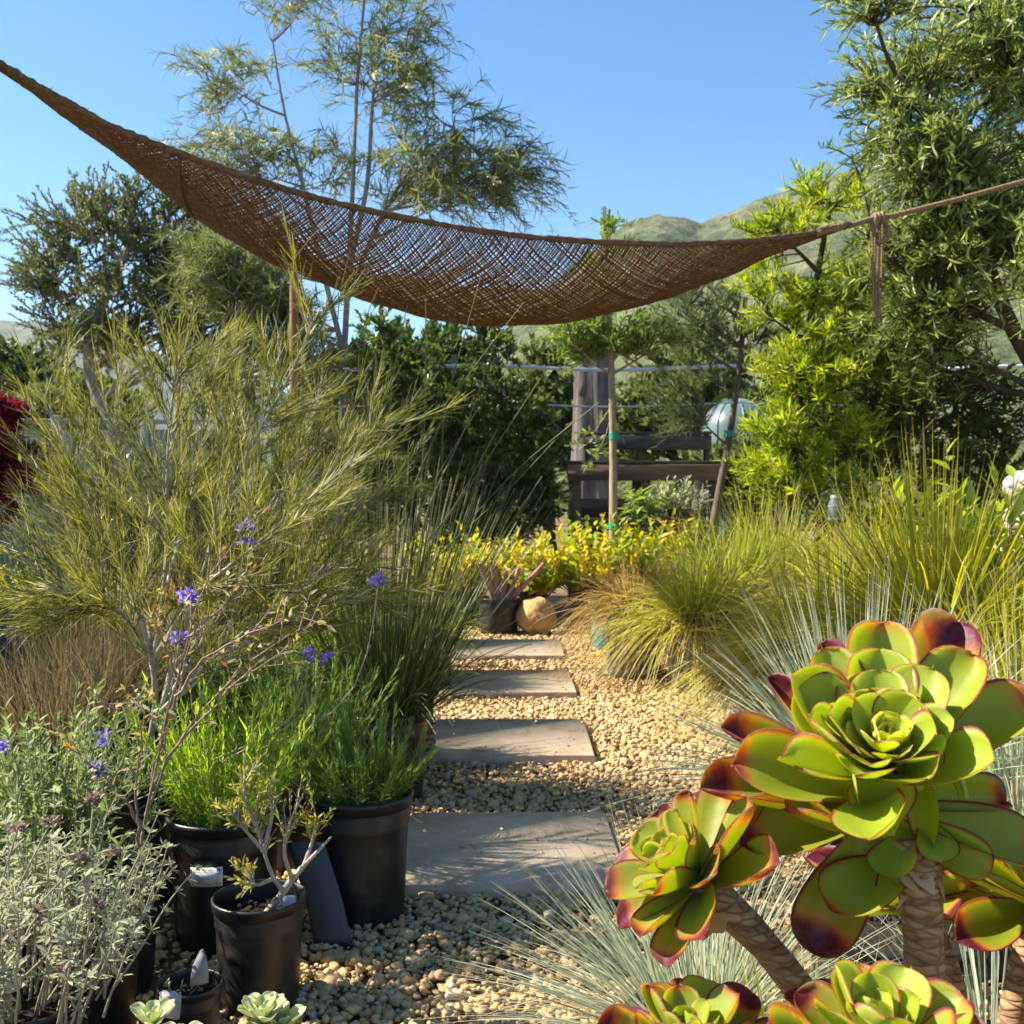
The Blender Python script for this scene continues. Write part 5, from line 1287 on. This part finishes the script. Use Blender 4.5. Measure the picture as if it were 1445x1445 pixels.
tree('green_shrub_tree','feathery mid-green small tree below the left half of the sail','tree',[[grd(370,11)]+PP((365,640,11),(350,540,11),(335,440,11),(330,380,11))],[E(330,390,11,75,60),E(380,450,11,60,60),E(300,350,11,50,35),E(420,500,11,50,50),E(350,520,11,70,50)],120,26,T_NEEDC,(.12,.2),(.010,.016),MAT['wispy'],MAT['greybark'],163,twig=.35,primary=12,r0=.06,droop=.4,zup=.1)
tree('red_maple','dark red Japanese-style maple with finely cut leaves at the left edge','tree',[[grd(-30,7.2)]+PP((-28,780,7.2),(-25,700,7.2),(-10,640,7.2),(0,580,7.2))],[E(20,650,7.2,55,22),E(40,690,7.2,45,22),E(-20,620,7.2,40,60),E(5,580,7.2,18,25,500),E(-40,690,7.2,70,50)],100,9,T_PALM,(.07,.12),(.08,.12),MAT['maple'],MAT['darkbark'],164,twig=.2,primary=9,r0=.04,droop=.5)
bush('red_tipped_bush','yellow-green bush with red flecks at the left edge in front of the maple','bush',5,5.6,90,(.3,.62),.9,T_LEAF,(.06,.12),(.012,.02),'yellowleaf',165,.15,per=16,potspec=(.2,.17,.36,'blackpot'))
def trough():
    c=grd(-5,5.0); T=thing('planter_box','black rectangular planter at the left edge above the dull brown grass','planter',c)
    z=P(0,845,5.0)[2]; obj('body',G().box((c[0]-.1,5.0,z/2),(.75,.35,z-.02),bev=.012),MAT['blackpot'],T,smooth=False); obj('lip',G().box((c[0]-.1,5.0,z-.012),(.80,.40,.035),bev=.008),MAT['blackpot'],T,smooth=False)
trough()
def fence():
    Y=10.6; z=P(0,592,Y)[2]; x0=-7.2; x1=P(330,0,Y)[0]
    T=thing('panel_fence','grey-green panel fence behind the maple and the airy bush','fence',((x0+x1)/2,Y,0))
    n=5; w=(x1-x0)/n
    for k in range(n):
        x=x0+w*(k+.5); g=G(); m=14
        for i in range(m): g.box((x-w/2+.05+(w-.1)*(i+.5)/m,Y+.004*(i%2),z/2-.03),((w-.1)/m-.004,.022,z-.14),bev=.003)
        obj('panel',g,MAT['fence'],T,smooth=False)
    for k in range(n+1): obj('post',G().box((x0+w*k,Y+.01,z/2+.02),(.09,.09,z+.04),bev=.006),MAT['fence'],T,smooth=False)
    g=G(); g.box(((x0+x1)/2,Y,z-.02),(x1-x0,.06,.05),bev=.005); obj('rail',g,MAT['fence'],T,smooth=False)
fence()
# ------------------------------------------------------------------ trellis wires, dome, far trees
def trellis():
    Y=12.4; x0=P(250,0,Y)[0]; x1=P(1480,0,Y)[0]
    T=thing('wire_trellis','tree trellis of two pale horizontal lines behind the slim trees','trellis',((x0+x1)/2,Y,0))
    for k in range(4):
        x=[P(p,0,Y)[0] for p in(250,640,1098,1480)][k]; g=G(); g.tubes(np.array([[x,Y+.05,0],[x,Y+.05,1.5],[x,Y+.05,P(0,500,Y)[2]]]),.03,8,cap=True); obj('post',g,MAT['tanbark'],T)
    xs=np.linspace(x0,x1,60); sag=-.05*np.sin((xs-x0)/(x1-x0)*3*pi)**2
    obj('pipe',G().tubes(np.stack([xs,np.full(60,Y),P(0,516,Y)[2]+sag],-1),.022,8),MAT['wire'],T)
    obj('line',G().tubes(np.stack([xs,np.full(60,Y),P(0,568,Y)[2]+sag],-1),.010,6),MAT['wire'],T)
trellis()
def dome():
    Y=16.0; c=P(1040,700,Y); 
    T=thing('greenhouse_dome','pale translucent greenhouse dome behind the leaning slim tree','greenhouse',(c[0],Y,0))
    r=.52; zc=P(0,610,Y)[2]; th=np.linspace(0,pi/2,10)
    prof=[(r*1.0,0),(r*1.0,zc)]+[(r*math.cos(a),zc+r*.95*math.sin(a)) for a in th[1:]]
    prof[-1]=(.001,prof[-1][1]); obj('cover',G().lathe(prof,(c[0],Y,0),32),MAT['glasshouse'],T)
    g=G()
    for k in range(8):
        a=k/8*2*pi; g.tubes(np.array([[c[0]+(p[0]+.004)*math.cos(a),Y+(p[0]+.004)*math.sin(a),p[1]+.004] for p in prof]),.010,5)
    obj('rib',g,MAT['glasshouse'],T)
dome()
MAT['oldbark']=bark('old_bark',(.05,.042,.038),(.20,.17,.155),7)
def bigtrunk():
    Y=19.0; c=grd(836,Y)
    T=thing('old_tree_trunk','thick grey dead tree trunk far behind the slim young tree','tree trunk',c)
    z=P(0,478,Y)[2]; zz=np.linspace(0,z,16); rng=R(9); r=np.interp(zz,[0,z*.4,z*.75,z],[.44,.36,.31,.26])
    n=26; th=np.arange(n)/n*2*pi; V=[]
    for k in range(16):
        rr=r[k]*(1+.14*np.sin(5*th+.4*zz[k])+.08*np.sin(11*th-zz[k])+rng.normal(0,.03,n)); V.append(np.stack([c[0]+rr*np.cos(th),Y+rr*np.sin(th),np.full(n,zz[k])+rng.normal(0,.03,n)],-1))
    i=np.arange(15)[:,None]*n;k=np.arange(n)[None];k2=(k+1)%n; g=G().add(np.concatenate(V),np.stack([i+k,i+k2,i+n+k2,i+n+k],-1).reshape(-1,4)); obj('trunk',g,MAT['oldbark'],T)
    g=G()
    for a,b in(((0.1,0,z*.85),(.9,.2,z*1.1)),((-.1,0,z*.8),(-.7,.1,z*1.05)),((0,0,z*.95),(.2,0,z*1.25))): g.tubes(limb(c+a,c+b,rng,7),np.linspace(.16,.05,7)[None],8)
    obj('limb',g,MAT['oldbark'],T)
bigtrunk()
ft='trees beyond the garden'
def fartree(lab,px,Y,ells,n,mat,seed,Ls=(.16,.3),r0=.16): 
    tree('background_tree',lab,'tree',[[grd(px,Y)]+PP((px,HY-5,Y),(px,HY-60,Y),(px,ells[0][1],Y))],[E(a,b,Y,c,d) for a,b,c,d in ells],n,22,T_DIA,Ls,(Ls[0]*.45,Ls[1]*.5),MAT[mat],MAT['darkbark'],seed,twig=Y*.04,primary=10,r0=r0,group=ft)
fartree('dark green round tree far off at the left edge, below the blue mountain',25,26,[(20,540,50,25),(-20,545,60,30),(75,575,40,25)],150,'far',171)
fartree('lighter green far bush right of the dark round tree at the left edge',95,24,[(95,590,45,30),(130,600,50,30)],110,'farlight',172)
fartree('yellow-green far bush between the slim young tree and the leaning tree',960,22,[(940,575,55,50),(985,540,55,60),(920,620,60,40)],120,'farlight',173)
fartree('olive far bush left of the thick dead trunk',775,24,[(775,560,40,55),(750,610,60,60)],100,'farlight',174)
fartree('dark far tree behind the dark shrubs below the sail',620,22,[(600,560,110,90),(500,600,90,80)],180,'far',175)
fartree('far bush hiding the foot of the greenhouse dome',1040,15.2,[(1035,690,60,55),(1080,670,40,40)],90,'farlight',177,(.1,.18),.05)
fartree('far green tree behind the yellow-green tree',1160,20,[(1180,560,110,90),(1090,620,70,70),(1260,520,90,80)],200,'far',176)
def farwood():
    rng=R(181); g=G()
    n=230; X=rng.uniform(-75,75,n); Y=rng.uniform(38,85,n)
    for k in range(n):
        h=rng.uniform(1.6,3.6); m=160; d=rdir(rng,m); r=rng.random(m)**.35
        c=np.array([X[k],Y[k],h*.55]); p=c+d*r[:,None]*np.array([h*.75,h*.75,h*.5]); p[:,2]=np.maximum(p[:,2],.05)
        g.inst(T_DIA,p,nrm(d+rdir(rng,m)*.6),rdir(rng,m),rng.uniform(.3,.6,m),rng.uniform(.18,.3,m),np.clip(rng.random()+rng.normal(0,.15,m),0,1))
    kind(obj('distant_shrubland',g,MAT['farlight'],origin=(0,40,0)),'stuff','mass of distant shrubs at the foot of the hill','shrubs')
farwood()
def haze():
    g=G(); x0,x1,y0,y1,z0,z1=-1900,1900,-60,2100,-1.5,290
    v=np.array([(x,y,z) for x in(x0,x1) for y in(y0,y1) for z in(z0,z1)],float)
    g.add(v,np.array([(0,1,3,2),(4,6,7,5),(0,4,5,1),(2,3,7,6),(0,2,6,4),(1,5,7,3)]))
    s=NT('haze_air'); p=s.n('VolumePrincipled'); p.inputs['Color'].default_value=(.72,.84,1,1); p.inputs['Density'].default_value=.0002; p.inputs['Anisotropy'].default_value=.2
    s.l(p.outputs[0],s.out.inputs['Volume'])
    kind(obj('haze',g,s.m,smooth=False,origin=(0,0,0)),'stuff')
haze()
print('TRIS', sum(sum(len(p.vertices)-2 for p in []) or len(o.data.polygons) for o in bpy.data.objects if o.type=='MESH'))
